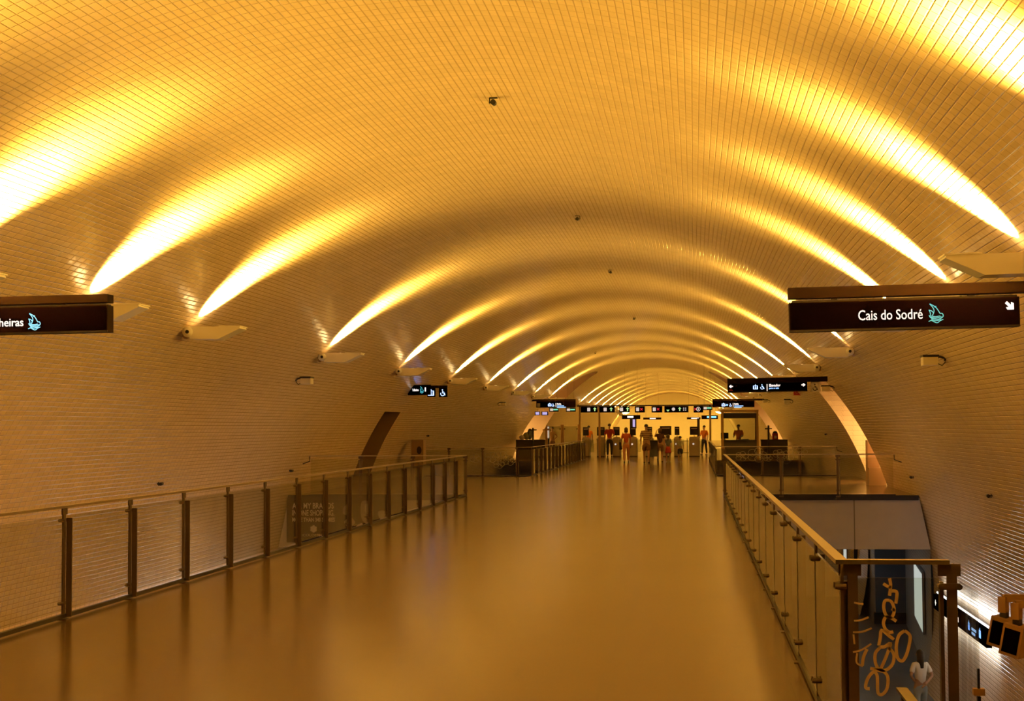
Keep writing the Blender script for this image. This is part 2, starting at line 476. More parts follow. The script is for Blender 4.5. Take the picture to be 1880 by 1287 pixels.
passage('wall_left_doorway', OPEN[0], 2.5, M['brownbox'])
passage('wall_right_doorway', OPEN[1], 4.0, M['tile_flat'])
passage('wall_left_crossing', OPEN[2], 7.0, M['plaster'])
passage('wall_right_crossing', OPEN[3], 7.0, M['plaster'])

# end wall of the tunnel
n = 48
pts = [(vx(-PMAX + 2 * PMAX * i / n), vz(-PMAX + 2 * PMAX * i / n)) for i in range(n + 1)]
struct('wall_end', MB().prism(pts, DEND, DEND + 0.2, lambda a, b, t: (a, t, b)), M['endwall'])

# ------------------------------------------------------------------ floors
XL, XR, DC = -5.475, 0.65, 7.955               # walkway edges, near corner of the right rail
fl = MB()
def slab(x0, x1, y0, y1): fl.bb((x0, y0, -0.05), (x1, y1, 0.0))
slab(XL - 0.06, XR + 0.10, DNEAR, 180 + 6)
slab(-9.88, XL - 0.06, LAND0, LAND1)
slab(XR + 0.10, 5.22, LAND0, LAND1)
slab(XR + 0.10, 5.2, DNEAR, 8.3)
slab(-9.85, XL - 0.06, 79.5, 186)
slab(XR + 0.10, 5.2, 77.5, 186)
slab(5.2, 9.3, 43.9, 48.45); slab(-12.4, -9.85, 44.75, 47.2)
slab(5.2, 12.3, 88.4, 99.6); slab(-16.9, -9.85, 86.1, 97.3)
struct('floor', fl, M['floor'])
lf = MB().bb((-9.9, -5, FLOW - 0.1), (9, 62, FLOW)); struct('floor_lower', lf, M['floor_low'])
# concrete edge beams of the landings and the walkway
def beam(name, x0t, x0b, x1t, x1b, y0, y1, zb):
    pts = [(x0t, -0.05), (x0b, zb), (x1b, zb), (x1t, -0.05)]
    return struct(name, MB().prism(pts, y0, y1, lambda a, b, t: (a, t, b)), M['concrete'])
tr = beam('trim_1', XR + 0.1, XR + 0.1, 5.22, 5.46, LAND0, LAND1, -1.25)
tl = beam('trim_2', -9.88, -10.14, XL - 0.06, XL - 0.06, LAND0, LAND1, -1.25)
beam('trim_3', XL - 0.06, XL - 0.06, XR + 0.1, XR + 0.1, DNEAR, 60, -0.55)
for x in (2.02, 3.72):
    MB().bb((x - 0.012, LAND0 - 0.004, -1.25), (x + 0.012, LAND0 + 0.01, -0.08)).build('joint', M['joint'], tr)
# slim dark nosing along each landing edge
nz = MB().bb((XR + 0.1, LAND0 - 0.05, -0.10), (5.2, LAND0, 0.015)); struct('trim_4', nz, M['dark'])
nz = MB().bb((-9.86, LAND0 - 0.05, -0.10), (XL - 0.06, LAND0, 0.015)); struct('trim_5', nz, M['dark'])
# stairs going down on the right
st = MB()
for i in range(27):
    st.bb((1.45, 8.3 + i * 0.30, -0.1667 * (i + 1) - 0.25), (4.9, 8.3 + (i + 1) * 0.30, -0.1667 * (i + 1)))
struct('trim_6', st, M['concrete'])

# ------------------------------------------------------------------ glass railings
def railing(name, label, path, spacing, first=0.0, wall_ends=(), h=0.99, inward=1, skip_post=()):
    """path: list of (x, y); posts at `spacing` along every leg; glass between"""
    root = thing(name, label, 'railing', (path[0][0], path[0][1], 0))
    o = Vector((path[0][0], path[0][1], 0))
    P = [Vector((p[0], p[1], 0)) - o for p in path]
    # handrail: flat bar following the path with mitred corners
    hr = MB(); w = 0.058; t = 0.022
    dirs = [(P[i + 1] - P[i]).normalized() for i in range(len(P) - 1)]
    offs = []
    for i in range(len(P)):
        if i == 0: nrm = Vector((-dirs[0].y, dirs[0].x, 0)); k = 1
        elif i == len(P) - 1: nrm = Vector((-dirs[-1].y, dirs[-1].x, 0)); k = 1
        else:
            n1 = Vector((-dirs[i - 1].y, dirs[i - 1].x, 0)); n2 = Vector((-dirs[i].y, dirs[i].x, 0))
            nrm = (n1 + n2).normalized(); k = 1 / max(0.3, nrm.dot(n1))
        offs.append(nrm * k * w / 2)
    for i in range(len(P) - 1):
        vs = []
        for z in (h - t, h):
            vs += [P[i] + offs[i] + Vector((0, 0, z)), P[i] - offs[i] + Vector((0, 0, z)), P[i + 1] - offs[i + 1] + Vector((0, 0, z)), P[i + 1] + offs[i + 1] + Vector((0, 0, z))]
        hr.add(vs, [(0, 1, 2, 3), (7, 6, 5, 4), (0, 4, 5, 1), (1, 5, 6, 2), (2, 6, 7, 3), (3, 7, 4, 0)])
    hr.build('handrail', M['handrail'], root)
    br = MB()
    pm = MB().box((-0.012, 0.0, h / 2 - 0.03), (0.05, 0.016, h - 0.08)).box((0.036, -0.03, 0.45), (0.018, 0.05, 0.86))
    pm.box((0.0, 0, h - 0.05), (0.11, 0.012, 0.06)).box((0.0, 0, -0.01), (0.10, 0.08, 0.03))
    pmesh = pm.mesh('post', M['post'])
    cm = MB().box((0.0, 0.012, 0), (0.10, 0.028, 0.03)).cyl((0.045, -0.02, 0), (0.045, 0.035, 0), 0.014, 10)
    cm.cyl((-0.045, -0.02, 0), (-0.045, 0.035, 0), 0.014, 10)
    cmesh = cm.mesh('clamp', M['post'])
    gcache = {}
    for i in range(len(P) - 1):
        Lg = (P[i + 1] - P[i]).length; ang = math.atan2(dirs[i].y, dirs[i].x)
        sp = spacing[i] if isinstance(spacing, (list, tuple)) else spacing
        n = max(1, round(Lg / sp)); step = Lg / n
        br.box((P[i] + P[i + 1]) / 2 + Vector((0, 0, 0.03)), (Lg, 0.03, 0.035), Matrix.Rotation(ang, 3, 'Z'))
        for k in range(n + 1):
            if k == n and i < len(P) - 2: continue                      # corner post belongs to the next leg
            if (i == 0 and k == 0 and 0 in wall_ends) or (i == len(P) - 2 and k == n and 1 in wall_ends): continue
            po = link('post', pmesh, root); po.location = P[i] + dirs[i] * (step * k); po.rotation_euler = (0, 0, ang)
            for z in (0.14, 0.86):
                c = link('clamp', cmesh, po); c.location = (0, 0, z)
        for k in range(n):
            key = round(step, 4)
            if key not in gcache:
                gcache[key] = MB().bb((0.05, -0.006, 0.075), (step - 0.05, 0.006, 0.90)).mesh('glass_panel', M['glass'])
            g = link('glass_panel', gcache[key], root); g.location = P[i] + dirs[i] * (step * k); g.rotation_euler = (0, 0, ang)
    br.build('base_rail', M['dark'], root)
    if wall_ends:
        for e in wall_ends:
            p = P[0] if e == 0 else P[-1]; dv = -dirs[0] if e == 0 else dirs[-1]
            b = MB().tube([p - dv * 0.02 + Vector((0, 0, h - 0.02)), p - dv * 0.02 + Vector((0, 0, h - 0.14)), p + dv * 0.15 + Vector((0, 0, h - 0.20))], 0.012)
            b.build('wall_bracket', M['dark'], root)
    return root


wl = lambda z: wall_x(z, -1)
rail_ln = railing('glass_railing', 'long glass railing with brown steel posts along the left edge of the walkway',
                  [(XL, 13.418 - 1.658 * 4), (XL, 37.6), (wl(0.9) + 0.22, 37.6)], [1.658, 1.35], wall_ends=(1,))
rail_rn = railing('glass_railing', 'glass railing with bright flat handrail nearest on the right, around the stair opening',
                  [(1.235, DC), (0.715, DC), (0.715, 37.6), (wall_x(0.9, 1) - 0.22, 37.6)], [0.52, 1.65, 1.35], wall_ends=(1,))
rail_lf = railing('glass_railing', 'far left glass railing around the second opening, below the dark counter',
                  [(wl(0.9) + 0.22, 52.4), (-5.9, 52.4), (XL, 53.2), (XL, 79.0)], [1.3, 0.9, 1.65], wall_ends=(0,))
rail_rf = railing('glass_railing', 'far right glass railing around the second opening, in front of the glass booth',
                  [(wall_x(0.9, 1) - 0.22, 52.4), (1.0, 52.4), (0.70, 53.6), (0.70, 76.4)], [1.45, 1.2, 1.65], wall_ends=(0,))

# short side pane beside the near corner
sp = MB().bb((0.0, -0.55, 0.05), (0.012, -0.06, 0.90))
o = sp.build('side_panel', M['thinglass'], rail_rn); o.location = (0.03, 0, 0)
o = MB().box((0.006, -0.55, 0.44), (0.05, 0.04, 0.03)).build('clamp', M['ochre'], rail_rn); o.location = (0.03, 0, 0)
o = MB().box((0.006, -0.55, 0.37), (0.014, 0.03, 0.10)).box((0.006, -0.55, 0.50), (0.010, 0.02, 0.09)).build('clamp_rod', M['black'], rail_rn); o.location = (0.03, 0, 0)
po = next(c for c in rail_rn.children if c.name.startswith('post')).copy(); COL.objects.link(po); po.parent = rail_rn; po.location = (-0.478, 0.0, 0); po.rotation_euler = (0, 0, PI)

# graffiti on the near corner pane
def gpt(x, y):                                    # zoomed tracing coordinates to the pane plane
    p = onplane(1520 + x / 5.21, 1040 + y / 5.21, DC - 0.012); return (p.x, p.z)
def smooth(pts, n=4, closed=False):
    out = []; m = len(pts)
    for i in range(m if closed else m - 1):
        g = lambda k: Vector(pts[k % m]) if closed else Vector(pts[max(0, min(m - 1, k))])
        p0, p1, p2, p3 = g(i - 1), g(i), g(i + 1), g(i + 2)
        for k in range(n):
            t = k / n
            out.append(tuple(0.5 * ((2 * p1) + (p2 - p0) * t + (2 * p0 - 5 * p1 + 4 * p2 - p3) * t * t + (3 * p1 - p0 - 3 * p2 + p3) * t ** 3)))
    if not closed: out.append(tuple(pts[-1]))
    return out
G = [[(590, 115), (600, 180), (590, 280)], [(530, 165), (570, 190), (605, 200)], [(600, 235), (655, 240), (660, 290), (650, 355)],
     [(590, 325), (545, 330), (535, 400), (560, 470), (610, 485), (635, 420), (615, 350), (590, 325)], [(610, 405), (640, 420)],
     [(655, 525), (610, 495), (555, 485), (532, 540), (550, 600), (590, 630), (625, 625)],
     [(632, 700), (580, 660), (515, 610), (500, 690), (485, 760)], [(485, 765), (540, 770), (600, 735), (570, 830), (520, 950), (490, 1000)],
     [(500, 775), (455, 830), (455, 920), (485, 990)], [(580, 775), (630, 840), (620, 930), (560, 990), (500, 990)],
     [(405, 975), (470, 990), (540, 1010), (575, 1070), (565, 1170), (520, 1225), (480, 1210), (475, 1110), (470, 1040), (440, 1010), (395, 1050), (365, 1120), (365, 1165), (400, 1170)],
     [(735, 615), (680, 660), (655, 760), (665, 870), (710, 905), (750, 850), (780, 740), (785, 660), (735, 615)],
     [(250, 345), (290, 355), (340, 360)], [(250, 520), (310, 515), (390, 485)], [(240, 630), (330, 625), (420, 590)],
     [(240, 820), (320, 800), (415, 740)], [(375, 790), (340, 870), (330, 950)], [(280, 830), (275, 920), (335, 955)], [(245, 650), (255, 745)]]
gm = MB()
for st_ in G:
    pts = smooth([gpt(*q) for q in st_], 4)
    gm.stroke(pts, 0.0155 if st_[0][0] > 340 else 0.009, 0.002, lambda a, b, q: (a - 1.235, -0.009 - q, b))
gm.build('graffiti', M['paint'], rail_rn)

def flower(mb, c, r, f):
    for k in range(5):
        a = 2 * PI * k / 5; cc = (c[0] + 0.55 * r * math.cos(a), c[1] + 0.4 * r * math.sin(a))
        mb.stroke([(cc[0] + 0.42 * r * math.cos(b), cc[1] + 0.34 * r * math.sin(b)) for b in [2 * PI * j / 8 for j in range(8)]], 0.013, 0.002, f, True)
fm = MB(); ox = rail_rf.location.x
for cx_, cz_, rr in ((1.55, 0.66, 0.22), (2.05, 0.70, 0.34), (2.75, 0.74, 0.2), (2.95, 0.62, 0.3), (3.25, 0.86, 0.26), (3.5, 0.80, 0.2), (2.4, 0.6, 0.15)):
    flower(fm, (cx_ - ox, cz_), rr, lambda a, b, q: (a, -0.012 - q, b))
fm.build('graffiti', M['palepaint'], rail_rf)
fm = MB(); ox = rail_lf.location.x
for cx_, cz_, rr in ((-7.3, 0.62, 0.2), (-6.75, 0.66, 0.25), (-6.4, 0.66, 0.26), (-6.15, 0.55, 0.24), (-6.5, 0.42, 0.2)):
    flower(fm, (cx_ - ox, cz_), rr, lambda a, b, q: (a, -0.012 - q, b))
fm.build('graffiti', M['palepaint'], rail_lf)

# ------------------------------------------------------------------ vault floodlights
ORANGE = (1.0, 0.575, 0.080)
PHIL = math.radians(45.5)
LAMP_E = 10000.0


def beam_data():
    l = bpy.data.lights.new('lamp', 'SPOT'); l.energy = LAMP_E; l.color = ORANGE
    l.spot_size = math.radians(170); l.spot_blend = 1.0; l.shadow_soft_size = 0.07
    return l


def make_flood(side):
    """arm reaches from the wall towards the middle; built for side = -1 (left), mirrored for the right"""
    s = -side
    root = thing('floodlight', '', 'lamp')
    f = lambda a, b, t: (s * a, t, b)             # a: distance from the wall, b: height, t: along the tunnel
    body = MB().prism([(0.13, 0.07), (0.93, 0.05), (0.94, 0.025), (0.58, -0.14), (0.13, -0.13)], -0.19, 0.19, f)
    body.build('housing', M['lampwhite'], root)
    MB().prism([(0.60, 0.06), (0.95, 0.05), (0.95, 0.065), (0.60, 0.076)], -0.2, 0.2, f).build('rim', M['lampwhite'], root)
    MB().prism([(0.24, 0.050), (0.50, 0.050), (0.50, 0.0635), (0.24, 0.0665)], -0.14, 0.14, f).build('lens', M['lens'], root)
    MB().cyl(f(0.10, -0.02, -0.21), f(0.10, -0.02, 0.21), 0.085, 16).build('knuckle', M['lampwhite'], root, True)
    MB().cyl(f(0.10, -0.02, -0.225), f(0.10, -0.02, -0.205), 0.03, 12).build('bolt', M['dark'], root)
    MB().cyl(f(0.005, 0.0, 0), f(0.05, -0.01, 0), 0.12, 18).build('wall_plate', M['ochre'], root)
    lo = bpy.data.objects.new('lamp', LAMPD); COL.objects.link(lo); lo.parent = root
    lo.location = f(0.44, 0.14, 0)
    # aim up and slightly towards the middle; local X lies in the cross plane (wide), local Y along the tunnel (narrow)
    zdir = -Vector((s * 0.03, 0, 1)).normalized()
    ydir = Vector((0, 1, 0)); xdir = ydir.cross(zdir)
    m = Matrix((xdir, ydir, zdir)).transposed()
    lo.rotation_euler = m.to_euler(); lo.scale = (1.0, 0.80, 1.0)
    l2 = bpy.data.objects.new('spill_lamp', SPILLD); COL.objects.link(l2); l2.parent = root
    z2 = -Vector((s * math.sin(math.radians(58)), 0, math.cos(math.radians(58))))
    l2.location = f(0.62, 0.15, 0); l2.rotation_euler = Matrix((ydir.cross(z2), ydir, z2)).transposed().to_euler()
    return root


LAMPD = beam_data(); LAMPD.energy = 19000; LAMPD.spot_size = math.radians(114); LAMPD.color = (1.0, 0.60, 0.125)
SPILLD = beam_data(); SPILLD.energy = 1120; SPILLD.spot_size = math.radians(112); SPILLD.name = 'spill_lamp'
FL = make_flood(-1); FR = make_flood(1)
dist = [6.3, 10.8, 15.3, 19.6, 24.1, 33.1, 41.9, 50.9, 59.8, 69.0, 77.6, 86.3]
far_d = [108.5, 116.4, 124.8, 133.3, 142.6, 152.5, 163.0, 174.0]
ORD = ['first', 'second', 'third', 'fourth', 'fifth', 'sixth', 'seventh', 'eighth', 'ninth', 'tenth', 'eleventh', 'twelfth']
for side, proto, nm in ((-1, FL, 'left'), (1, FR, 'right')):
    vis = 0
    for i, d in enumerate(dist + far_d):
        r = proto if i == 0 else copy_tree(proto)
        ph = PHIL * 1.0
        r.location = (vx(side * ph), d, vz(ph))
        if i < len(dist):
            seen = (i >= 3) if side < 0 else (i >= 2)
            if seen:
                vis += 1
                r['label'] = 'white wall floodlight on the %s vault wall, %s from the camera' % (nm, ORD[vis - 1])
            else:
                r['label'] = 'white wall floodlight on the %s vault wall just outside the frame, %s from the camera' % (nm, ORD[i])
        else:
            r['label'] = 'small distant white floodlight on the %s vault beyond the gates, %s beyond the arch' % (nm, ORD[i - len(dist)])
        r['group'] = 'floodlights along the %s vault wall' % nm

# ------------------------------------------------------------------ signs
SHIP = [[(170, 180), (270, 240), (340, 350)], [(170, 180), (225, 250), (240, 310), (210, 380)], [(250, 240), (278, 222)],
        [(155, 285), (175, 330), (180, 390)], [(155, 285), (205, 305), (228, 340)], [(155, 375), (185, 420), (270, 447), (350, 432), (390, 392), (375, 350), (340, 350)],
        [(190, 388), (260, 402), (340, 390)], [(172, 402), (260, 425), (362, 405)], [(145, 480), (190, 465), (240, 490), (290, 505), (340, 470), (390, 450)], [(190, 440), (250, 470), (350, 455)]]


def ship(parent, c, w, m, y):
    mb = MB(); k = w / 250
    for s_ in SHIP:
        mb.stroke(smooth([((x - 268) * k, -(z - 342) * k) for x, z in s_], 4), w * 0.052, 0.003, FACE)
    o = mb.build('ship_emblem', m, parent); o.location = (c[0], y, c[1]); return o


def arrow(parent, c, s, m, y, ang=0.0, name='arrow'):
    """fat arrow pointing right, turned by ang"""
    pts = [(-0.5, -0.13), (0.02, -0.13), (-0.17, -0.34), (0.08, -0.42), (0.5, 0), (0.08, 0.42), (-0.17, 0.34), (0.02, 0.13), (-0.5, 0.13)]
    ca, sa = math.cos(ang), math.sin(ang)
    o = MB().prism([(s * (a * ca - b * sa), s * (a * sa + b * ca)) for a, b in pts], 0, 0.004, FACE).build(name, m, parent)
    o.location = (c[0], y, c[1]); return o


def wheelchair(parent, c, s, m, y):
    mb = MB(); w = 0.11 * s
    mb.stroke([(s * 0.30 * math.cos(a) - 0.04 * s, s * 0.30 * math.sin(a) - 0.18 * s) for a in [math.radians(150 + 240 * i / 14) for i in range(15)]], w, 0.003, FACE)
    mb.stroke([(-0.06 * s, 0.22 * s), (-0.03 * s, -0.08 * s), (0.20 * s, -0.10 * s), (0.36 * s, -0.42 * s)], w, 0.003, FACE)
    mb.stroke([(-0.05 * s, 0.10 * s), (0.18 * s, 0.08 * s)], w * 0.8, 0.003, FACE)
    mb.prism([(-0.06 * s + 0.10 * s * math.cos(a), 0.40 * s + 0.10 * s * math.sin(a)) for a in [2 * PI * k / 10 for k in range(10)]], 0, 0.003, FACE)
    o = mb.build('wheelchair_symbol', m, parent); o.location = (c[0], y, c[1]); return o


def lift_symbol(parent, c, s, m, y):
    mb = MB(); h = s / 2
    mb.stroke([(-h * 0.8, -h * 0.8), (h * 0.8, -h * 0.8), (h * 0.8, h * 0.45), (-h * 0.8, h * 0.45)], s * 0.12, 0.003, FACE, True)
    for k in (-0.42, 0.0, 0.42):
        mb.prism([(k * s * 0.8 + a * s, b * s) for a, b in ((-0.09, -0.36), (0.09, -0.36), (0.09, 0.02), (-0.09, 0.02))], 0, 0.003, FACE)
        mb.prism([(k * s * 0.8 + 0.07 * s * math.cos(a), 0.09 * s + 0.07 * s * math.sin(a)) for a in [2 * PI * q / 8 for q in range(8)]], 0, 0.003, FACE)
    mb.prism([(-0.14 * s, 0.30 * s), (0.14 * s, 0.30 * s), (0.0, 0.52 * s)], 0, 0.003, FACE)
    o = mb.build('lift_symbol', m, parent); o.location = (c[0], y, c[1]); return o


def bar(parent, x0, x1, z0, z1, m, y, name='bar'):
    return MB().bb((x0, y - 0.003, z0), (x1, y, z1)).build(name, m, parent)


def fit_text(s, x0, x1, z, caph, m, parent, y, bold=0.0, name='lettering'):
    me = text_mesh(s, caph / 0.70, m, bold=bold)
    xs = [v.co.x for v in me.vertices]; lo, hi = min(xs), max(xs); k = (x1 - x0) / (hi - lo)
    for v in me.vertices: v.co.x = (v.co.x - lo) * k
    o = link(name, me, parent); o.location = (x0, y - 0.002, z); return o


def sign(label, d, box, depth=0.18, beam=None, tilt=0.0, cat='sign', group=None, name='overhead_sign', edge=True):
    """box = (x0, x1, z0, z1) of the housing; beam = (x0, x1, z0, z1) of the carrying bar. Returns root and pixel->local mapper"""
    x0, x1, z0, z1 = box; xc = (x0 + x1) / 2
    root = thing(name, label, cat, (xc, d, z0), 0, group); root.rotation_euler = (0, -tilt, 0)
    hb = MB().bb((x0 - xc, -depth / 2, 0), (x1 - xc, depth / 2, z1 - z0)); hb.build('housing', M['bronze'], root)
    fy = -depth / 2 - 0.006
    MB().bb((x0 - xc + 0.012, fy, 0.022), (x1 - xc - 0.012, fy + 0.007, z1 - z0 - 0.008)).build('face', M['blackface'], root)
    if edge: MB().bb((x0 - xc, fy - 0.002, 0), (x1 - xc, fy + 0.012, 0.018)).build('lower_edge', M['dark'], root)
    if beam:
        bx0, bx1, bz0, bz1 = beam
        MB().bb((bx0 - xc, -0.09, bz0 - z0), (bx1 - xc, 0.09, bz1 - z0)).build('carrying_beam', M['bronze'], root)
        hg = MB()
        for q in (0.2, 0.8):
            px = x0 - xc + (x1 - x0) * q; hg.bb((px - 0.03, -0.03, z1 - z0 - 0.005), (px + 0.03, 0.03, bz0 - z0 + 0.005))
        hg.bb((x0 - xc + 0.03, -0.075, z1 - z0), (x1 - xc - 0.02, 0.075, z1 - z0 + 0.5 * (bz0 - z1)))
        hg.build('hanger', M['dark'], root)
    def L(px, py):
        p = onplane(px, py, d + fy); q = Vector((p.x - xc, 0, p.z - z0))
        q = Matrix.Rotation(tilt, 3, 'Y') @ q
        return (q.x, q.z)
    return root, L, fy


d = 16.0
a = onplane(1449.5, 608, d); b = onplane(1870, 597, d)
r, Lm, fy = sign('large black hanging sign reading Cais do Sodré at upper right', d, (a.x, b.x, a.z, a.z + 0.295), 0.17,
                 (a.x - 0.005, 3.50, a.z + 0.335, a.z + 0.445), tilt=0.0135)
p0 = Lm(1576, 588.5); p1 = Lm(1694, 584.5)
fit_text('Cais do Sodré', p0[0], p1[0], (p0[1] + p1[1]) / 2, 0.100, M['letter'], r, fy, bold=0.0)
ship(r, Lm(1718, 575), 0.145, M['cyan'], fy - 0.001); arrow(r, Lm(1854, 561.5), 0.105, M['letter'], fy - 0.001, -PI / 4)
a = onplane(-220, 619, d); b = onplane(203, 612.5, d)
r, Lm, fy = sign('large black hanging sign ending in heiras, cut by the left edge of the photo', d, (a.x, b.x, b.z, b.z + 0.285), 0.17,
                 (wall_x(3.0, -1) + 0.02, b.x + 0.0, b.z + 0.315, b.z + 0.40), tilt=0.010)
p0 = Lm(-27, 600); p1 = Lm(43, 598.5)
fit_text('Telheiras', p0[0], p1[0], (p0[1] + p1[1]) / 2, 0.086, M['letter'], r, fy, bold=0.001)
ship(r, Lm(63, 590.5), 0.135, M['cyanbright'], fy - 0.001)

d = 41.3
a = onplane(1336, 720.5, d); b = onplane(1482, 718, d)
r, Lm, fy = sign('black hanging sign reading Elevador with two white arrows', d, (a.x, b.x, a.z, a.z + 0.24), 0.2,
                 (a.x, 3.44, a.z + 0.245, a.z + 0.37), tilt=0.014)
arrow(r, Lm(1342, 709.5), 0.10, M['letter'], fy, PI); arrow(r, Lm(1475, 706.5), 0.10, M['letter'], fy, 0)
lift_symbol(r, Lm(1387, 710.5), 0.135, M['paleblue'], fy); wheelchair(r, Lm(1399.5, 710), 0.13, M['paleblue'], fy)
q = Lm(1408.5, 718); bar(r, q[0] - 0.014, q[0] + 0.014, q[1], q[1] + 0.18, M['letterdim'], fy)
p0 = Lm(1412, 709.5); p1 = Lm(1433, 709)
fit_text('Elevador', p0[0], p1[0], p0[1], 0.058, M['letter'], r, fy, bold=0.003)
p0 = Lm(1412, 714); p1 = Lm(1430, 714)
fit_text('para o cais', p0[0], p1[0], p0[1], 0.040, M['blue'], r, fy, bold=0.002, name='small_lettering')
q = Lm(1341.5, 717.5)
MB().prism([(0.055 * math.cos(t), 0.04 * math.sin(t)) for t in [PI * k / 10 for k in range(11)]], 0, 0.004, FACE).build('red_mark', M['redsign'], r).location = (q[0], fy, q[1])
# wheelchair plate under the beam end
a = onplane(1488.5, 719.5, d); b = onplane(1505.5, 701, d)
r = thing('wheelchair_plate', 'square cream plate with black wheelchair symbol beside the Elevador sign', 'sign', ((a.x + b.x) / 2, d, a.z))
MB().bb((-0.12, -0.015, 0), (0.12, 0.015, 0.255)).build('plate', M['plate'], r)
MB().bb((-0.095, -0.02, 0.255), (0.095, 0.02, 0.31)).build('bracket', M['dark'], r)
wheelchair(r, (-0.005, 0.12), 0.17, M['black'], -0.016)
# red hydrant plate
a = onplane(1457, 726, 56.0); b = onplane(1471, 714, 56.0)
r = thing('hydrant_sign', 'small red wall sign below the Elevador sign', 'sign', ((a.x + b.x) / 2, 56.0, a.z))
MB().bb((-0.135, -0.012, 0), (0.15, 0.012, 0.24)).build('plate', M['redsign'], r)
mb = MB(); mb.stroke([(0.05 * math.cos(t) - 0.02, 0.05 * math.sin(t) + 0.12) for t in [2 * PI * k / 12 for k in range(12)]], 0.018, 0.003, FACE, True)
mb.stroke([(0.03, 0.11), (0.08, 0.12), (0.09, 0.05)], 0.018, 0.003, FACE); mb.build('hose_symbol', M['ochre'], r).location = (0, -0.013, 0)

# small pair of hanging symbol boxes on the left and the turned sign beside them
d = 47.6
r = None
aL = onplane(783, 708, d); aR = onplane(821.5, 708, d)
r = thing('hanging_sign', 'dark bar carrying two small blue lit boxes with lift and wheelchair symbols', 'sign', ((aL.x + aR.x) / 2, d, aL.z - 0.35))
xc = r.location.x; z0 = r.location.z
MB().bb((-8.24 - xc, -0.06, 0.27), (aR.x - xc, 0.06, 0.35)).build('carrying_beam', M['bronze'], r)
for x0_, x1_, kind in ((785, 799, 0), (806.5, 821, 1)):
    p = onplane(x0_, 729, d); q = onplane(x1_, 712, d)
    bx = MB().bb((p.x - xc, -0.07, p.z - z0), (q.x - xc, 0.07, 0.27)).build('box', M['blackface'], r)
    cc = ((p.x + q.x) / 2 - xc, (p.z + q.z) / 2 - z0 - 0.005)
    if kind == 0: lift_symbol(bx, cc, 0.21, M['paleblue'], -0.072)
    else: wheelchair(bx, cc, 0.2, M['paleblue'], -0.072)
r = thing('hanging_sign', 'short black sign with glowing ship emblem, set askew above the left doorway', 'sign', (-8.07, 46.0, 2.62), math.radians(-38))
MB().bb((-0.42, -0.08, 0), (0.42, 0.08, 0.30)).build('housing', M['blackface'], r)
ship(r, (0.2, 0.15), 0.16, M['cyan'], -0.083)
o = text('Telheiras', 0.10, M['letter'], (-0.22, -0.082, 0.12), r, bold=0.002, xs=0.75)
MB().bb((0.33, -0.084, 0.1), (0.38, -0.08, 0.22)).build('bar', M['letter'], r)

# pair of far signs either side of the gates
d = 79.6
for px0, px1, wall_to, lbl, side in ((985, 1057, -8.3, 'long black sign with blue lift symbols over the far left railing end', -1), (1308, 1385, 3.60, 'long black sign with blue lift symbols over the glass booth', 1)):
    a = onplane(px0, 748.5 if side < 0 else 748, d); b = onplane(px1, 748, d)
    bx = (wall_to, b.x) if side < 0 else (a.x, wall_to)
    r, Lm, fy = sign(lbl, d, (a.x, b.x, a.z, a.z + 0.33), 0.2, (bx[0], bx[1], a.z + 0.33, a.z + 0.42), name='overhead_sign')
    o_ = 1006 if side < 0 else 1325
    lift_symbol(r, Lm(o_ + 3.2, 743), 0.19, M['paleblue'], fy)
    if side > 0: arrow(r, Lm(o_ + 9.5, 743.5), 0.13, M['blue'], fy, 0.4)
    wheelchair(r, Lm(o_ + (9.5 if side < 0 else 16), 743.5), 0.16, M['paleblue'], fy)
    q = Lm(o_ + (14.5 if side < 0 else 21), 747); bar(r, q[0] - 0.018, q[0] + 0.018, q[1], q[1] + 0.19, M['letterdim'], fy)
    q = Lm(o_ + (16.5 if side < 0 else 23), 743); fit_text('Saída', q[0], q[0] + 0.22, q[1], 0.075, M['letter'], r, fy, bold=0.004)
    for k in range(2):
        bar(r, q[0], q[0] + 0.36 + 0.09 * (k if side < 0 else 1 - k), q[1] - 0.085 - 0.065 * k, q[1] - 0.045 - 0.065 * k, M['blue'], fy, name='small_lettering')
    if side < 0:
        q = Lm(988, 747.5); bar(r, q[0] - 0.05, q[0] + 0.1, q[1] + 0.01, q[1] + 0.19, M['grey'], fy, name='grey_symbol')

# ------------------------------------------------------------------ ticket gates and everything hung above them
GD = 86.5
GX = lambda px: onplane(px, 800, GD).x
def ticket_gate(label, w=0.42, board=(0.40, 0.46), L=1.5):
    r = thing('ticket_gate', label, 'ticket gate', group='row of ticket gates')
    MB().rbox((0, L / 2, 0.50), (w, L, 0.90), 0.05).build('body', M['gate'], r)
    MB().bb((-w / 2, 0.03, 0), (w / 2, L - 0.03, 0.06)).build('plinth', M['dark'], r)
    MB().rbox((0, L / 2, 0.975), (w + 0.03, L + 0.02, 0.06), 0.05).build('top', M['steel'], r)
    MB().cyl((-0.05, -0.004, 0.70), (-0.05, 0.01, 0.70), 0.05, 14).build('reader_light', M['green'] if False else M['letterdim'], r)
    MB().bb((-0.03, 0.30, 1.0), (0.03, 0.36, 1.25)).bb((-w / 2 + 0.02, 0.25, 1.0), (w / 2 - 0.02, 0.45, 1.09)).build('board_stand', M['steel'], r)
    bd = MB().bb((-board[0] / 2, 0.29, 1.18), (board[0] / 2, 0.34, 1.18 + board[1])).build('display_board', M['poster'], r)
    MB().bb((-board[0] * 0.35, 0.284, 1.18 + board[1] * 0.74), (board[0] * 0.35, 0.291, 1.18 + board[1] * 0.80)).build('text_line', M['posterink'], bd)
    MB().bb((w / 2 - 0.02, L * 0.5, 0.25), (w / 2 + 0.20, L * 0.5 + 0.012, 0.95)).build('flap', M['kioskglass'], r)
    return r

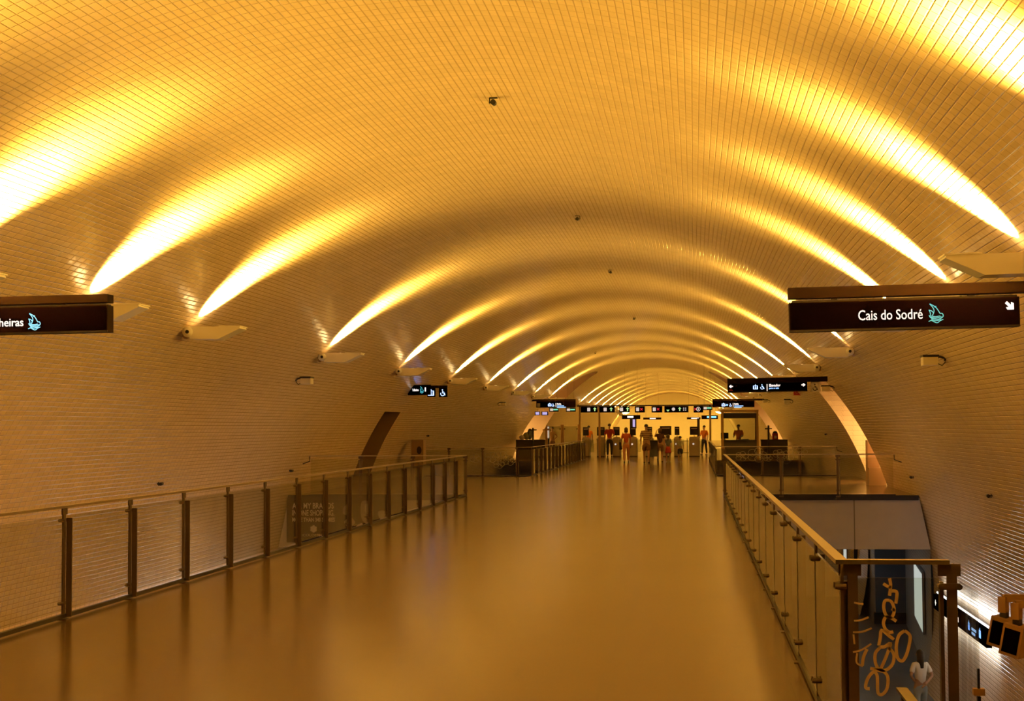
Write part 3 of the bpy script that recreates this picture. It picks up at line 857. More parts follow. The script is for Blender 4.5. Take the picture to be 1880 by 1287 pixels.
gates = [(1075, 0.40, 0.32), (1102.5, 0.42, 0.42), (1131.5, 0.42, 0.34), (1162, 0.42, 0.30), (1192, 0.42, 0.30), (1222, 0.46, 0.62), (1243, 0.34, 0.26), (1274.5, 0.56, 0.46)]
glab = ['steel ticket gate at the left end of the row, in front of the orange-shirted person', 'steel ticket gate left of the man in red shirt and black trousers',
        'steel ticket gate just right of the man in red shirt', 'steel ticket gate behind the woman in rust top', 'steel ticket gate behind the man in striped shirt',
        'steel ticket gate behind the girl in red skirt, under the widest dark board', 'narrow steel ticket gate behind the boy in pale shirt', 'wide steel ticket gate at the right end of the row']
for (px, w_, bw), lb in zip(gates, glab):
    g = ticket_gate(lb, w_, (bw, 0.46 if px != 1222 else 0.5)); g.location = (GX(px), GD, 0)
# low barrier between the last gates
r = thing('barrier', 'thin dark crowd barrier between the narrow and the wide ticket gate', 'barrier', (GX(1252), GD + 0.1, 0))
for x in (-0.06, 0.28): MB().cyl((x, 0, 0), (x, 0, 1.0), 0.018, 8).build('pole', M['dark'], r)
for z in (0.22, 0.86): MB().cyl((-0.08, 0, z), (0.36, 0, z), 0.016, 8).build('crossbar', M['dark'], r)

SD = 85.4
a = onplane(1060, 745.5, SD); b = onplane(1322, 744.5, SD)
r = thing('sign_gantry', 'thin dark overhead bar on slim posts above the ticket gates', 'gantry', (0, SD, 0))
MB().bb((a.x, -0.30, a.z - 0.03), (b.x, 0.06, a.z + 0.03)).build('crossbar', M['bronze'], r)
for px in (1064.5, 1100.5, 1304):
    x = onplane(px, 780, SD).x
    MB().cyl((x, 0, 0), (x, 0, a.z - 0.03), 0.055, 12).build('pole', M['ochre'], r)
barz = a.z
def gsign(label, px0, px1, syms):
    p = onplane(px0, 757.5, SD); q = onplane(px1, 757.5, SD); xc = (p.x + q.x) / 2
    s = thing('gate_sign', label, 'sign', (xc, SD - 0.17, p.z), 0, 'lit signs over the ticket gates')
    z1 = barz - 0.04
    MB().bb((p.x - xc, -0.09, 0), (q.x - xc, 0.09, z1 - p.z)).build('housing', M['blackface'], s)
    for px, kind in syms:
        x = onplane(px, 752, SD).x - xc; zc = (z1 - p.z) * 0.52
        if kind == 'card': bar(s, x - 0.08, x + 0.08, zc - 0.095, zc + 0.095, M['letterdim'], -0.091, 'card_symbol')
        elif kind == 'go': MB().prism([(0, 0.11), (-0.09, 0.02), (-0.03, 0.02), (-0.03, -0.09), (0.03, -0.09), (0.03, 0.02), (0.09, 0.02)], 0, 0.004, FACE).build('arrow', M['green'], s).location = (x, -0.09, zc)
        elif kind == 'down': MB().prism([(-0.09, 0.03), (0.09, 0.03), (0.0, -0.07)], 0, 0.004, FACE).build('arrow', M['green'], s).location = (x, -0.09, zc - 0.06)
        elif kind == 'no':
            mb = MB(); mb.stroke([(-0.06, -0.06), (0.06, 0.06)], 0.04, 0.004, FACE); mb.stroke([(-0.06, 0.06), (0.06, -0.06)], 0.04, 0.003, FACE)
            mb.build('cross', M['red'], s).location = (x, -0.09, zc)
        elif kind == 'ring':
            mb = MB(); mb.stroke([(0.10 * math.cos(t), 0.10 * math.sin(t)) for t in [2 * PI * k / 14 for k in range(14)]], 0.03, 0.004, FACE, True)
            mb.bb((-0.025, -0.005, -0.05), (0.025, 0, 0.05)); mb.build('ring_symbol', M['letterdim'], s).location = (x, -0.09, zc)
        elif kind == 'disc': MB().prism([(0.09 * math.cos(t), 0.09 * math.sin(t)) for t in [2 * PI * k / 14 for k in range(14)]], 0, 0.004, FACE).build('disc_symbol', M['letterdim'], s).location = (x, -0.09, zc)
        elif kind == 'dots':
            mb = MB()
            for i in (-1, 1):
                for j in (-1, 1): mb.bb((i * 0.055 - 0.03, -0.004, j * 0.05 - 0.028), (i * 0.055 + 0.03, 0, j * 0.05 + 0.028))
            mb.build('four_squares', M['letterdim'], s).location = (x, -0.09, zc)
    return s
gsign('black gate sign with card symbol and green arrow, leftmost of the row', 1067, 1097.5, [(1081.5, 'card'), (1092.5, 'go')])
gsign('black gate sign with card symbol and green arrow, second from left', 1101.5, 1129, [(1111.5, 'card'), (1122.5, 'go')])
gsign('black gate sign with card symbol and green arrow, third from left', 1137.5, 1156, [(1141.5, 'card'), (1152.5, 'go')])
gsign('black gate sign with card symbol and red cross, left one of two', 1166, 1184, [(1171, 'card'), (1178, 'no')])
gsign('black gate sign with card symbol and red cross, right one of two', 1196.5, 1216, [(1201.5, 'card'), (1208.5, 'no')])
gsign('longest black gate sign with green arrows, white disc and four squares', 1220, 1264, [(1226.5, 'down'), (1236.5, 'disc'), (1248, 'go'), (1257, 'dots')])
gsign('black gate sign with white ring and red cross, rightmost of the row', 1273.5, 1291, [(1277, 'no'), (1282, 'ring')])
def exit_sign(label, px0, px1, py0, py1, dd):
    p = onplane(px0, py1, dd); q = onplane(px1, py0, dd); xc = (p.x + q.x) / 2; hh = q.z - p.z; ww = q.x - p.x
    s = thing('exit_sign', label, 'sign', (xc, dd, p.z), 0, 'green exit signs')
    MB().bb((-ww / 2 - 0.05, -0.05, -0.03), (ww / 2 + 0.05, 0.05, hh + 0.03)).build('housing', M['black'], s)
    bar(s, -ww / 2, -ww * 0.1, 0.02, hh - 0.02, M['letterdim'], -0.051, 'pictogram')
    bar(s, -ww * 0.06, ww / 2, 0.05, hh - 0.04, M['exitgreen'], -0.051, 'panel')
    for x in (-ww * 0.4, ww * 0.4): MB().cyl((x, 0, hh + 0.03), (x, 0, wall_top(xc + x) - p.z - 0.0), 0.004, 6).build('rod', M['dark'], s)
    return s
def wall_top(x): return ZC + math.sqrt(R * R - (x - XC) ** 2)
exit_sign('small green lit exit sign under the far left sign, left one', 1010, 1024, 749.5, 755, 82.0)
exit_sign('small green lit exit sign under the far left sign, right one', 1041, 1055.5, 749.5, 755, 82.0)
exit_sign('small green lit exit sign at the right end of the gate signs', 1292, 1306, 746.5, 752, 83.5)
# violet screens by the left wall
p = onplane(972, 763, 81.5)
for px0, px1, lb in ((982, 991.5, 'small violet lit screen under the far left sign, narrower one'), (994, 1006.5, 'small violet lit screen under the far left sign, wider one')):
    p = onplane(px0, 762.5, 81.5); q = onplane(px1, 755.5, 81.5)
    s = thing('screen', lb, 'screen', ((p.x + q.x) / 2, 81.5, p.z), 0, 'violet screens')
    w2 = (q.x - p.x) / 2; h2 = q.z - p.z
    MB().bb((-w2, -0.04, 0), (w2, 0.04, h2)).build('casing', M['black'], s)
    bar(s, -w2 * 0.7, w2 * 0.7, 0.03, h2 - 0.03, M['screen'], -0.041, 'display')
    MB().cyl((0, 0, h2), (0, 0, wall_top(s.location.x) - p.z), 0.004, 6).build('rod', M['dark'], s)

# hanging line signs beyond the gates
def far_sign(label, px0, px1, py0, py1, dd, lit, m):
    p = onplane(px0, py1, dd); q = onplane(px1, py0, dd); xc = (p.x + q.x) / 2
    s = thing('line_sign', label, 'sign', (xc, dd, p.z), 0, 'hanging line signs beyond the gates')
    MB().bb((p.x - xc, -0.08, 0), (q.x - xc, 0.08, q.z - p.z)).build('housing', M['bronze'], s)
    l0 = onplane(lit[0], py1, dd).x - xc; l1 = onplane(lit[1], py1, dd).x - xc; h_ = q.z - p.z
    bar(s, l0, l1, h_ * 0.3, h_ * 0.75, m, -0.081, 'lettering')
    for t in (0.15, 0.85):
        x = p.x + (q.x - p.x) * t; MB().cyl((x - xc, 0, h_), (x - xc, 0, wall_top(x) - p.z), 0.004, 6).build('rod', M['dark'], s)
    return s
far_sign('black hanging line sign beyond the gates, above the woman in rust top', 1142, 1175.5, 762, 769.5, 99.0, (1152, 1163), M['letter'])
far_sign('slim hanging line sign beyond the gates, above the man in striped shirt', 1181, 1214, 766.5, 770.5, 112.0, (1193, 1204), M['letter'])
far_sign('slim hanging line sign beyond the gates, right of the boy', 1261, 1286, 766, 770, 112.0, (1269, 1283), M['letter'])
far_sign('black hanging line sign beyond the gates, left of the glass booth', 1288, 1318, 762.5, 769.5, 99.0, (1298, 1315), M['cyanbright'])
# information columns
for px, lb, lit in ((1159.5, 'dark information column with bright screen behind the ticket gates', True), (1283, 'plain dark column behind the right end of the ticket gates', False)):
    x = onplane(px, 790, 97.0).x
    s = thing('information_column', lb, 'column', (x, 97.0, 0))
    MB().bb((-0.10, -0.08, 0), (0.06, 0.08, 2.15)).build('body', M['dark'], s)
    if lit:
        MB().bb((0.06, -0.07, 1.55), (0.30, 0.07, 2.12)).build('screen_casing', M['dark'], s)
        bar(s, 0.08, 0.22, 1.60, 2.10, M['screen'], -0.071, 'screen')

# ------------------------------------------------------------------ glass booth on the right
KD = 80.6
r = thing('ticket_booth', 'tall glass ticket booth with brown frame on the right of the gates', 'booth', (0, KD, 0))
kx0, kx1 = onplane(1327, 800, KD).x, onplane(1391, 800, KD).x
for x in (kx0, kx1):
    for y in (0, 2.2): MB().bb((x - 0.05, y - 0.05, 0), (x + 0.05, y + 0.05, 2.45)).build('corner_post', M['ochre'], r)
MB().bb((kx0 - 0.06, -0.06, 2.38), (kx1 + 0.06, 2.26, 2.48)).build('roof', M['ochre'], r)
MB().bb((kx0, -0.02, 2.05), (kx1, 0.02, 2.30)).build('header_panel', M['dark'], r)
MB().bb((kx0 + 0.05, -0.05, 2.30), (kx1 - 0.05, 0.05, 2.34)).build('transom', M['steel'], r)
MB().bb((kx0 + 0.05, -0.03, 0), (kx1 - 0.05, 0.06, 0.92)).build('base_panel', M['counter'], r)
MB().bb((kx0 + 0.05, -0.12, 0.92), (kx1 - 0.05, 0.45, 0.96)).build('worktop', M['dark'], r)
MB().bb((kx0 + 0.05, -0.006, 0.97), (kx1 - 0.05, 0.006, 2.05)).build('front_glass', M['kioskglass'], r)
MB().bb((kx0 - 0.006, 0.05, 0.1), (kx0 + 0.006, 2.15, 2.38)).build('side_glass', M['kioskglass'], r)
s = thing('monitor', 'dark computer monitor on the worktop inside the glass booth', 'monitor', (onplane(1331, 800, KD).x, KD + 0.25, 0.96))
MB().bb((-0.2, -0.02, 0.06), (0.18, 0.02, 0.36)).build('screen', M['black'], s); MB().bb((-0.08, -0.06, 0), (0.06, 0.06, 0.012)).bb((-0.03, 0.0, 0.0), (0.01, 0.03, 0.1)).build('stand', M['black'], s)
s = thing('paper_tray', 'pale oval tray on the worktop at the front of the glass booth', 'tray', (onplane(1368, 806, KD).x, KD - 0.0, 0.96))
MB().lathe([(0.14, 0), (0.2, 0.03), (0.21, 0.05), (0.19, 0.05), (0.13, 0.012)], 20).build('dish', M['grey'], s, True)
MB().rbox((0, 0, 0.03), (0.16, 0.12, 0.02), 0.01).build('papers', M['clothwhite'], s)
# counters
cx0, cx1 = onplane(1397, 800, 83.0).x, wall_x(0.95, 1) - 0.02
r = thing('service_counter', 'long dark service counter between the glass booth and the right wall', 'counter', ((cx0 + cx1) / 2, 83.0, 0))
w2 = (cx1 - cx0) / 2
MB().bb((-w2, 0, 0), (w2, 0.6, 0.9)).build('front_panel', M['counter'], r); MB().bb((-w2 - 0.02, -0.04, 0.9), (w2, 0.64, 0.95)).build('worktop', M['dark'], r)
s = thing('queue_post', 'tall dark post with short crossbar at the right service counter', 'post', (onplane(1411, 800, 82.2).x, 82.2, 0))
MB().lathe([(0.18, 0), (0.18, 0.03), (0.05, 0.05)], 16).build('base', M['dark'], s, True); MB().cyl((0, 0, 0.04), (0, 0, 1.6), 0.055, 12).build('pole', M['dark'], s)
MB().bb((-0.18, -0.02, 1.48), (0.18, 0.02, 1.54)).build('crossbar', M['dark'], s); MB().ball((0, 0, 1.64), 0.055).build('finial', M['dark'], s, True)
s = thing('red_machine', 'small dark red machine with white window on the right service counter', 'machine', (onplane(1423, 800, 83.3).x, 83.3, 0.95))
MB().rbox((0, 0, 0.16), (0.30, 0.25, 0.32), 0.04).build('body', M['redsign'], s); MB().ball((0, 0, 0.36), (0.12, 0.1, 0.08)).build('dome', M['dark'], s, True)
MB().bb((-0.05, -0.13, 0.05), (0.08, -0.124, 0.2)).build('window', M['clothwhite'], s)
lx0, lx1 = wall_x(0.95, -1) + 0.03, onplane(1000, 800, 84.0).x
r = thing('service_counter', 'long dark service counter against the left wall by the gates', 'counter', ((lx0 + lx1) / 2, 84.0, 0))
w2 = (lx1 - lx0) / 2
MB().bb((-w2, 0, 0), (w2, 0.6, 0.93)).build('front_panel', M['counter'], r); MB().bb((-w2, -0.04, 0.93), (w2 + 0.02, 0.64, 0.99)).build('worktop', M['dark'], r)
s = thing('bundle', 'pale rounded bundle lying on the left service counter', 'bundle', (onplane(966, 800, 84.3).x, 84.3, 0.99))
MB().ball((-0.22, 0, 0.12), (0.16, 0.14, 0.13)).build('white_bag', M['clothwhite'], s, True)
MB().ball((0.02, 0.02, 0.2), (0.2, 0.16, 0.2)).build('grey_bag', M['clothpale'], s, True); MB().ball((0.2, 0, 0.3), (0.14, 0.12, 0.3)).build('tall_bag', M['clothblue'], s, True)
for px, lb in ((978.5, 'tall dark post with crossbar beside the left service counter'), (1003, 'thin brown post at the right end of the left service counter')):
    s = thing('queue_post', lb, 'post', (onplane(px, 800, 83.4).x, 83.4, 0))
    MB().lathe([(0.16, 0), (0.16, 0.03), (0.05, 0.05)], 16).build('base', M['dark'], s, True)
    MB().cyl((0, 0, 0.04), (0, 0, 1.62), 0.05, 12).build('pole', M['dark'] if px < 1000 else M['ochre'], s)
    MB().bb((-0.2, -0.02, 1.48), (0.2, 0.02, 1.54)).build('crossbar', M['dark'] if px < 1000 else M['ochre'], s)
# glass leaves of the wide gate on the left
for px0, px1, lb in ((1004, 1031, 'glass gate leaf with brown posts next to the left counter'), (1034, 1062, 'glass gate leaf with brown posts next to the gantry post')):
    p = onplane(px0, 800, GD).x; q = onplane(px1, 800, GD).x
    s = thing('glass_gate', lb, 'gate', ((p + q) / 2, GD, 0), 0, 'wide glass gates'); w2 = (q - p) / 2
    for x in (-w2, w2): MB().cyl((x, 0, 0), (x, 0, 1.78), 0.045, 10).build('post', M['ochre'], s)
    MB().bb((-w2 + 0.06, -0.006, 0.15), (w2 - 0.06, 0.006, 1.7)).build('glass_leaf', M['kioskglass'], s)
    for x in (-w2, w2): MB().box((x * 0.86, 0, 1.55), (0.12, 0.04, 0.05)).build('hinge', M['dark'], s)
s = thing('light_box', 'narrow white lit panel behind the left glass gate', 'panel', (onplane(1006.5, 795, 88.0).x, 88.0, 0))
MB().bb((-0.06, -0.04, 0), (0.06, 0.04, 1.0)).build('stand', M['dark'], s); MB().bb((-0.07, -0.05, 1.0), (0.07, 0.05, 1.72)).build('casing', M['grey'], s); bar(s, -0.055, 0.055, 1.05, 1.68, M['letterdim'], -0.051, 'light')

# ------------------------------------------------------------------ small devices on the vault
def crown_camera(label, px, py, s=1.0, flip=1):
    d_ = 20.0
    for _ in range(30):
        p = onplane(px, py, d_); z = wall_top(p.x); d_ *= 1 + 0.5 * ((z - EYE) / (p.z - EYE) - 1)
    r = thing('ceiling_camera', label, 'camera', (p.x, p.y, z), 0, 'small black cameras along the vault crown'); r.scale = (0.55, 0.55, 0.55)
    MB().bb((-0.085, -0.04, -0.02), (0.085, 0.04, 0.02)).build('mounting_bar', M['black'], r)
    MB().bb((-0.085 * flip - 0.012, -0.015, -0.13), (-0.085 * flip + 0.012, 0.015, -0.01)).build('arm', M['black'], r)
    b = MB().cyl((0, -0.10, -0.115), (0, 0.10, -0.105), 0.058, 18).build('body', M['black'], r, False)
    MB().cyl((0, -0.104, -0.115), (0, -0.099, -0.115), 0.035, 14).build('lens', M['dark'], b)
    MB().bb((-0.085, -0.012, -0.125), (0.0, 0.012, -0.10)).build('pivot', M['black'], r)
    return r
for px, py, lb, fl_ in ((906, 179, 'largest black crown camera, nearest to the viewer', 1), (1060, 396, 'second black crown camera from the viewer', -1), (1121, 495.5, 'third black crown camera from the viewer', 1),
                   (1164, 582.5, 'fourth and smallest black crown camera, on the vault crown', -1)):
    crown_camera(lb, px, py, flip=fl_)
crown_camera('tiny black camera on the left slope of the far vault', 1093, 646.5)

def wall_point(px, py):
    rr = CAMROT @ Vector((px - CX, -(py - CY), -FPX)); o = Vector((0, 0, EYE))
    A = rr.x ** 2 + rr.z ** 2; B = 2 * ((o.x - XC) * rr.x + (o.z - ZC) * rr.z); Cc = (o.x - XC) ** 2 + (o.z - ZC) ** 2 - R * R
    t = (-B + math.sqrt(B * B - 4 * A * Cc)) / (2 * A); return o + rr * t

def wall_camera(label, px, py, side):
    """boxed camera on a bent arm"""
    p = wall_point(px, py); s = -side
    r = thing('wall_camera', label, 'camera', p, 0, 'boxed cameras on the vault walls'); r.scale = (0.85, 0.85, 0.85)
    MB().cyl((0, 0, 0.03), (s * 0.03, 0, 0.03), 0.06, 14).build('wall_plate', M['dark'], r)
    MB().tube([(0, 0, 0.02), (s * 0.10, 0, 0.05), (s * 0.16, 0, 0.03)], 0.02, 8).build('arm', M['dark'], r)
    hz = MB().bb((s * 0.14, -0.09, -0.10), (s * 0.40, 0.22, 0.045)).build('housing', M['plate'], r)
    MB().bb((s * 0.13, -0.12, 0.045), (s * 0.41, 0.25, 0.085)).build('sunshield', M['dark'], hz)
    MB().bb((s * 0.16, -0.094, -0.08), (s * 0.38, -0.089, 0.0)).build('window', M['plate'], hz)
    MB().tube([(0, 0.02, -0.04), (s * 0.06, 0.02, -0.11), (s * 0.14, 0.02, -0.06)], 0.009, 6).build('cable', M['black'], r)
    return r
for px, py, sd, lb in ((543, 698, -1, 'boxed camera on the left vault wall below the third floodlight'), (914, 741, -1, 'small boxed camera on the left vault wall, farther along'),
                       (1736, 660, 1, 'boxed camera on the right vault wall below the Cais do Sodré sign'), (1532, 712, 1, 'boxed camera on the right wall next to the wheelchair plate'),
                       (1456, 736, 1, 'small boxed camera on the right wall under the red sign'), (1414, 736, 1, 'small boxed camera on the right wall beside a floodlight tip, above the booth')):
    wall_camera(lb, px, py, sd)

def wall_speaker(label, px, py, side):
    p = wall_point(px, py); s = -side
    r = thing('wall_speaker', label, 'speaker', p, 0, 'small black round speakers on the vault walls'); r.scale = (0.6, 0.6, 0.6)
    MB().cyl((0, 0, 0), (s * 0.02, 0, 0), 0.035, 12).bb((0.0, -0.012, -0.012), (s * 0.10, 0.012, 0.012)).build('bracket', M['black'], r)
    MB().bb((s * 0.03, -0.02, -0.07), (s * 0.05, 0.02, 0.05)).build('plate', M['black'], r)
    b = MB().cyl((s * 0.12, -0.08, -0.01), (s * 0.12, 0.08, 0.0), 0.052, 16).build('body', M['black'], r)
    MB().cyl((s * 0.12, -0.085, -0.01), (s * 0.12, -0.079, -0.01), 0.03, 12).build('lens', M['dark'], b)
    return r
for px, py, sd, lb in ((289, 888, -1, 'small black round speaker on the left wall above the near railing'), (531, 864, -1, 'small black round speaker on the left wall near the cross rail end'),
                       (783, 800, -1, 'small black round speaker on the left wall above the brown cabinet'), (1822, 910, 1, 'small black round speaker low on the right wall at the edge of the photo'),
                       (1678, 876, 1, 'small black round speaker on the right wall above the landing end'), (1519, 797, 1, 'small black round speaker on the right wall beside the lit doorway')):
    wall_speaker(lb, px, py, sd)

# cabinet on the left landing, low stone wall in the right doorway
r = thing('wall_cabinet', 'brown upright cabinet with shiny side on the left landing', 'cabinet', (onplane(766, 830, 51.0).x, 51.0, 0))
MB().bb((-0.16, -0.2, 0.06), (0.24, 0.3, 1.26)).build('body', M['brownbox'], r); MB().bb((-0.185, -0.2, 0.06), (-0.16, 0.3, 1.24)).build('side_panel', M['steel'], r)
MB().bb((-0.14, -0.19, 0), (0.22, 0.29, 0.06)).build('plinth', M['dark'], r); MB().prism([(0.10 + 0.08 * math.cos(t), 0.92 + 0.13 * math.sin(t)) for t in [2 * PI * k / 16 for k in range(16)]], 0, 0.01, FACE).build('window', M['dark'], r).location = (0, -0.2, 0)
r = thing('low_stone_wall', 'pink stone low wall with stepped base in the right doorway', 'wall', (onplane(1604, 860, 44.6).x, 44.6, 0))
MB().bb((-0.16, 0, 0.0), (0.16, 0.5, 1.24)).build('upright', M['pink'], r)
MB().bb((-0.16, -0.25, 0.0), (0.30, 0.0, 0.48)).build('step', M['pink'], r)

# ------------------------------------------------------------------ advertising panel on the left landing beam
AD = LAND0 - 0.03
a = onplane(526.5, 996, AD); b = onplane(742, 909, AD)
r = thing('advertising_panel', 'dark advertising panel on the left landing beam, seen through the railing glass', 'poster', ((a.x + b.x) / 2, AD, a.z))
xc, z0 = r.location.x, a.z
MB().bb((a.x - xc, -0.01, 0), (b.x - xc, 0.025, b.z - z0)).build('panel', M['poster'], r)
A_ = lambda px, py: (onplane(px, py, AD).x - xc, onplane(px, py, AD).z - z0)
for s_, px0, px1, py, ch in (('ALL MY BRANDS', 537, 613, 933.5, 0.135), ('IN ONE SHOPPING.', 537, 614, 946.5, 0.135), ('MORE THAN 340 STORES', 537, 615, 957.5, 0.095), ('COLOMBO', 556, 595, 984.5, 0.06)):
    q = A_(px0, py); q1 = A_(px1, py); fit_text(s_, q[0], q1[0], q[1], ch, M['posterink'], r, -0.011, bold=0.003 if ch > 0.07 else 0.0)
mb = MB()
for k in range(6):
    t = PI / 3 * k + PI / 6
    mb.prism([(0.055 * math.cos(t) + 0.038 * math.cos(u), 0.055 * math.sin(t) + 0.038 * math.sin(u)) for u in [PI / 3 * j for j in range(6)]], 0, 0.003, FACE)
mb.prism([(0.03 * math.cos(u), 0.03 * math.sin(u)) for u in [PI / 3 * j for j in range(6)]], 0, 0.003, FACE)
q = A_(576, 971); mb.build('flower_emblem', M['posterink'], r).location = (q[0], -0.011, q[1])
# portrait: a plain face and two shirt patches printed on the panel
def blob(pts, m, nm, off):
    P_ = smooth([A_(*p) for p in pts], 5, True); o = MB().prism(P_, 0, 0.002, FACE).build(nm, m, r); o.location = (0, -0.011 - off, 0); return o
blob([(664, 922), (672, 919), (682, 924), (685, 940), (683, 955), (675, 962), (666, 956), (662, 940)], M['posterskin'], 'portrait_face', 0)
blob([(671, 925), (678, 927), (679, 938), (674, 944), (670, 936)], M['posterhi'], 'portrait_highlight', 0.002)
blob([(669, 948), (680, 948), (679, 950), (670, 950)], M['poster'], 'portrait_mouth', 0.003)
blob([(632, 930), (642, 926), (641, 944), (630, 943)], M['posterskin'], 'portrait_hair', 0)
blob([(632, 958), (644, 950), (652, 960), (640, 968)], M['posterhi'], 'portrait_hand', 0)
blob([(654, 966), (663, 960), (666, 964), (657, 968)], M['posterhi'], 'portrait_collar', 0)
blob([(694, 940), (706, 938), (712, 950), (700, 955)], M['posterskin'], 'portrait_shoulder', 0)

# ------------------------------------------------------------------ lower hall seen through the right opening
def tube_sign(label, d0, d1, z, side, texts):
    L = d1 - d0; xw = wall_x(z, side)
    r = thing('wall_sign_strip', label, 'sign', (xw - side * 0.20, (d0 + d1) / 2, z), -side * PI / 2)
    # local x runs along the wall (away from the eye for the right wall), local -y faces the hall
    MB().bb((-L / 2, -0.05, -0.16), (L / 2, 0.05, 0.16)).build('housing', M['blackface'], r)
    for q in (-0.19, 0.20):
        MB().cyl((-L / 2 + 0.1, 0.03, q), (L / 2 - 0.1, 0.03, q), 0.022, 10).build('tube', M['tube'], r)
    MB().bb((-L / 2, 0.05, -0.03), (L / 2, 0.19, 0.03)).build('wall_bracket', M['dark'], r)
    for i, (t, kind, val) in enumerate(texts):
        if kind == 'text': text(val, 0.2, M['letter'], (t, -0.053, -0.06), r, bold=0.004)
        elif kind == 'lift': lift_symbol(r, (t, 0.03), 0.2, M['blue'], -0.052)
        elif kind == 'ship': ship(r, (t, 0.0), 0.2, M['cyanbright'], -0.052)
        elif kind == 'arrow': arrow(r, (t, 0.0), 0.16, M['letter'], -0.052, PI)
        elif kind == 'bars':
            for k in range(2): bar(r, t, t + 0.5 - 0.12 * k, -0.02 - 0.08 * k, 0.03 - 0.08 * k, M['blue'], -0.052, name='small_lettering')
    la = bpy.data.lights.new('lamp', 'AREA'); la.shape = 'RECTANGLE'; la.size = L; la.size_y = 0.08; la.energy = LOWE; la.color = (0.93, 0.95, 1.0)
    for q, up in ((0.26, 1), (-0.26, -1)):
        lo = bpy.data.objects.new('lamp', la); COL.objects.link(lo); lo.parent = r; lo.location = (0, 0.02, q)
        lo.rotation_euler = (PI - 0.64, 0, 0) if up > 0 else (0.64, 0, 0)
    return r
LOWE = 22.0
tube_sign('long black station sign lit by white tubes low on the right wall', 30.1, 36.6, -2.31, 1,
          [(-2.9, 'arrow', 0), (-2.35, 'text', 'Sodré'), (-0.9, 'ship', 0), (-0.25, 'text', 'Baixa'), (1.4, 'lift', 0), (1.7, 'bars', 0), (2.6, 'lift', 0)])
tube_sign('added unseen copy of the black tube-lit sign, low on the left wall to light it', 28.0, 36.0, -2.31, -1, [(0, 'text', 'Baixa')])  # mirror copy of the right sign, added out of view as a light source

# flared tiled wall, end panel and side walls of the lower passage
def wq(p, q, z0, z1):
    L = math.hypot(q[0] - p[0], q[1] - p[1]); return ([(p[0], p[1], z0), (q[0], q[1], z0), (q[0], q[1], z1), (p[0], p[1], z1)], (0, z0, L, z1))
A0 = (5.50, LAND0 + 0.3); A1 = (6.47, 50.2)
uvmesh('wall_lower_right', [wq(A0, A1, FLOW, -1.25)], M['tile_low'])
struct('wall_lower_end', MB().bb((5.55, 50.2, FLOW + 0.35), (6.55, 50.35, -1.25)), M['bluegrey'])
struct('baseboard_lower', MB().bb((5.50, 50.16, FLOW), (6.55, 50.37, FLOW + 0.35)), M['black'])
uvmesh('wall_lower_side', [wq((5.55, 50.3), (5.75, 56.0), FLOW, -1.25)], M['tile_low'])
uvmesh('wall_lower_back', [wq((-9.5, 58.0), (5.8, 58.0), FLOW, -1.25)], M['tile_low'])
dv = Vector((A1[0] - A0[0], A1[1] - A0[1], 0)); ang = math.atan2(dv.y, dv.x)
pp = Vector((A0[0], A0[1], 0)) + dv * 0.18
r = thing('lit_poster_case', 'blank white lit poster case on the lower passage wall', 'poster', (pp.x - 0.02, pp.y, -3.55), ang)
MB().bb((0, 0.005, 0), (3.6, 0.06, 1.55)).build('frame', M['grey'], r); MB().bb((0.06, 0.06, 0.06), (3.54, 0.066, 1.49)).build('light_panel', M['lowposter'], r)
for o in list(r.children): o.location = (0, 0.0, 0)
s = thing('lit_doorway_column', 'bright lit column beside a dark doorway in the lower hall', 'column', (5.32, 56.5, FLOW))
MB().bb((-0.22, -0.1, 0.0), (0.0, 0.1, 3.2)).build('casing', M['grey'], s); bar(s, -0.16, -0.06, 0.9, 3.2, M['lowposter'], -0.101, 'light_panel')
r = thing('door_panel', 'dark door panel at the end of the lower hall', 'door', (5.60, 55.6, FLOW))
MB().bb((-0.16, 0, 0.0), (0.16, 0.06, 3.2)).build('leaf', M['black'], r); MB().bb((-0.13, -0.02, 1.0), (-0.10, 0, 1.3)).build('handle', M['steel'], r)
def lampa(name, loc, rot, sx, sy, e, col):
    la = bpy.data.lights.new(name, 'AREA'); la.shape = 'RECTANGLE'; la.size = sx; la.size_y = sy; la.energy = e; la.color = col
    o = bpy.data.objects.new(name, la); COL.objects.link(o); o.location = loc; o.rotation_euler = rot; return o
def ceiling_tube(label, loc, L, e, col, m, along='y', roty=0.0):
    r = thing('unseen_tube_light', label, 'lamp', loc); r.rotation_euler = (0, roty, 0)
    a_ = (0.08, L / 2) if along == 'y' else (L / 2, 0.08)
    MB().bb((-a_[0], -a_[1], -0.05), (a_[0], a_[1], 0)).build('casing', M['grey'], r)
    MB().bb((-a_[0] * 0.8, -a_[1] * 0.97, -0.065), (a_[0] * 0.8, a_[1] * 0.97, -0.05)).build('diffuser', m, r)
    o = lampa('lamp', (0, 0, -0.09), (0, 0, 0), a_[0] * 2, a_[1] * 2, e, col); o.parent = r
    return r
COOL = (0.92, 0.95, 1.0)
ceiling_tube('assumed unseen white tube light under the landing slab in the lower hall, left one', (1.2, 46, -1.26), 8, 9, COOL, M['diffuser'])  # out of view, assumed from the cool light in the lower hall
ceiling_tube('assumed unseen white tube light under the landing slab in the lower hall, right one', (4.2, 45, -1.26), 10, 11, COOL, M['diffuser'])  # second assumed tube, also out of view
ceiling_tube('added unseen orange fill lamp under the walkway, facing the left wall', (-5.3, 21, -0.66), 26, 190, (1.0, 0.47, 0.10), M['diffuser'], roty=math.radians(58))  # added out of sight to brighten the wall behind the left glass
WARM = (1.0, 0.52, 0.13)
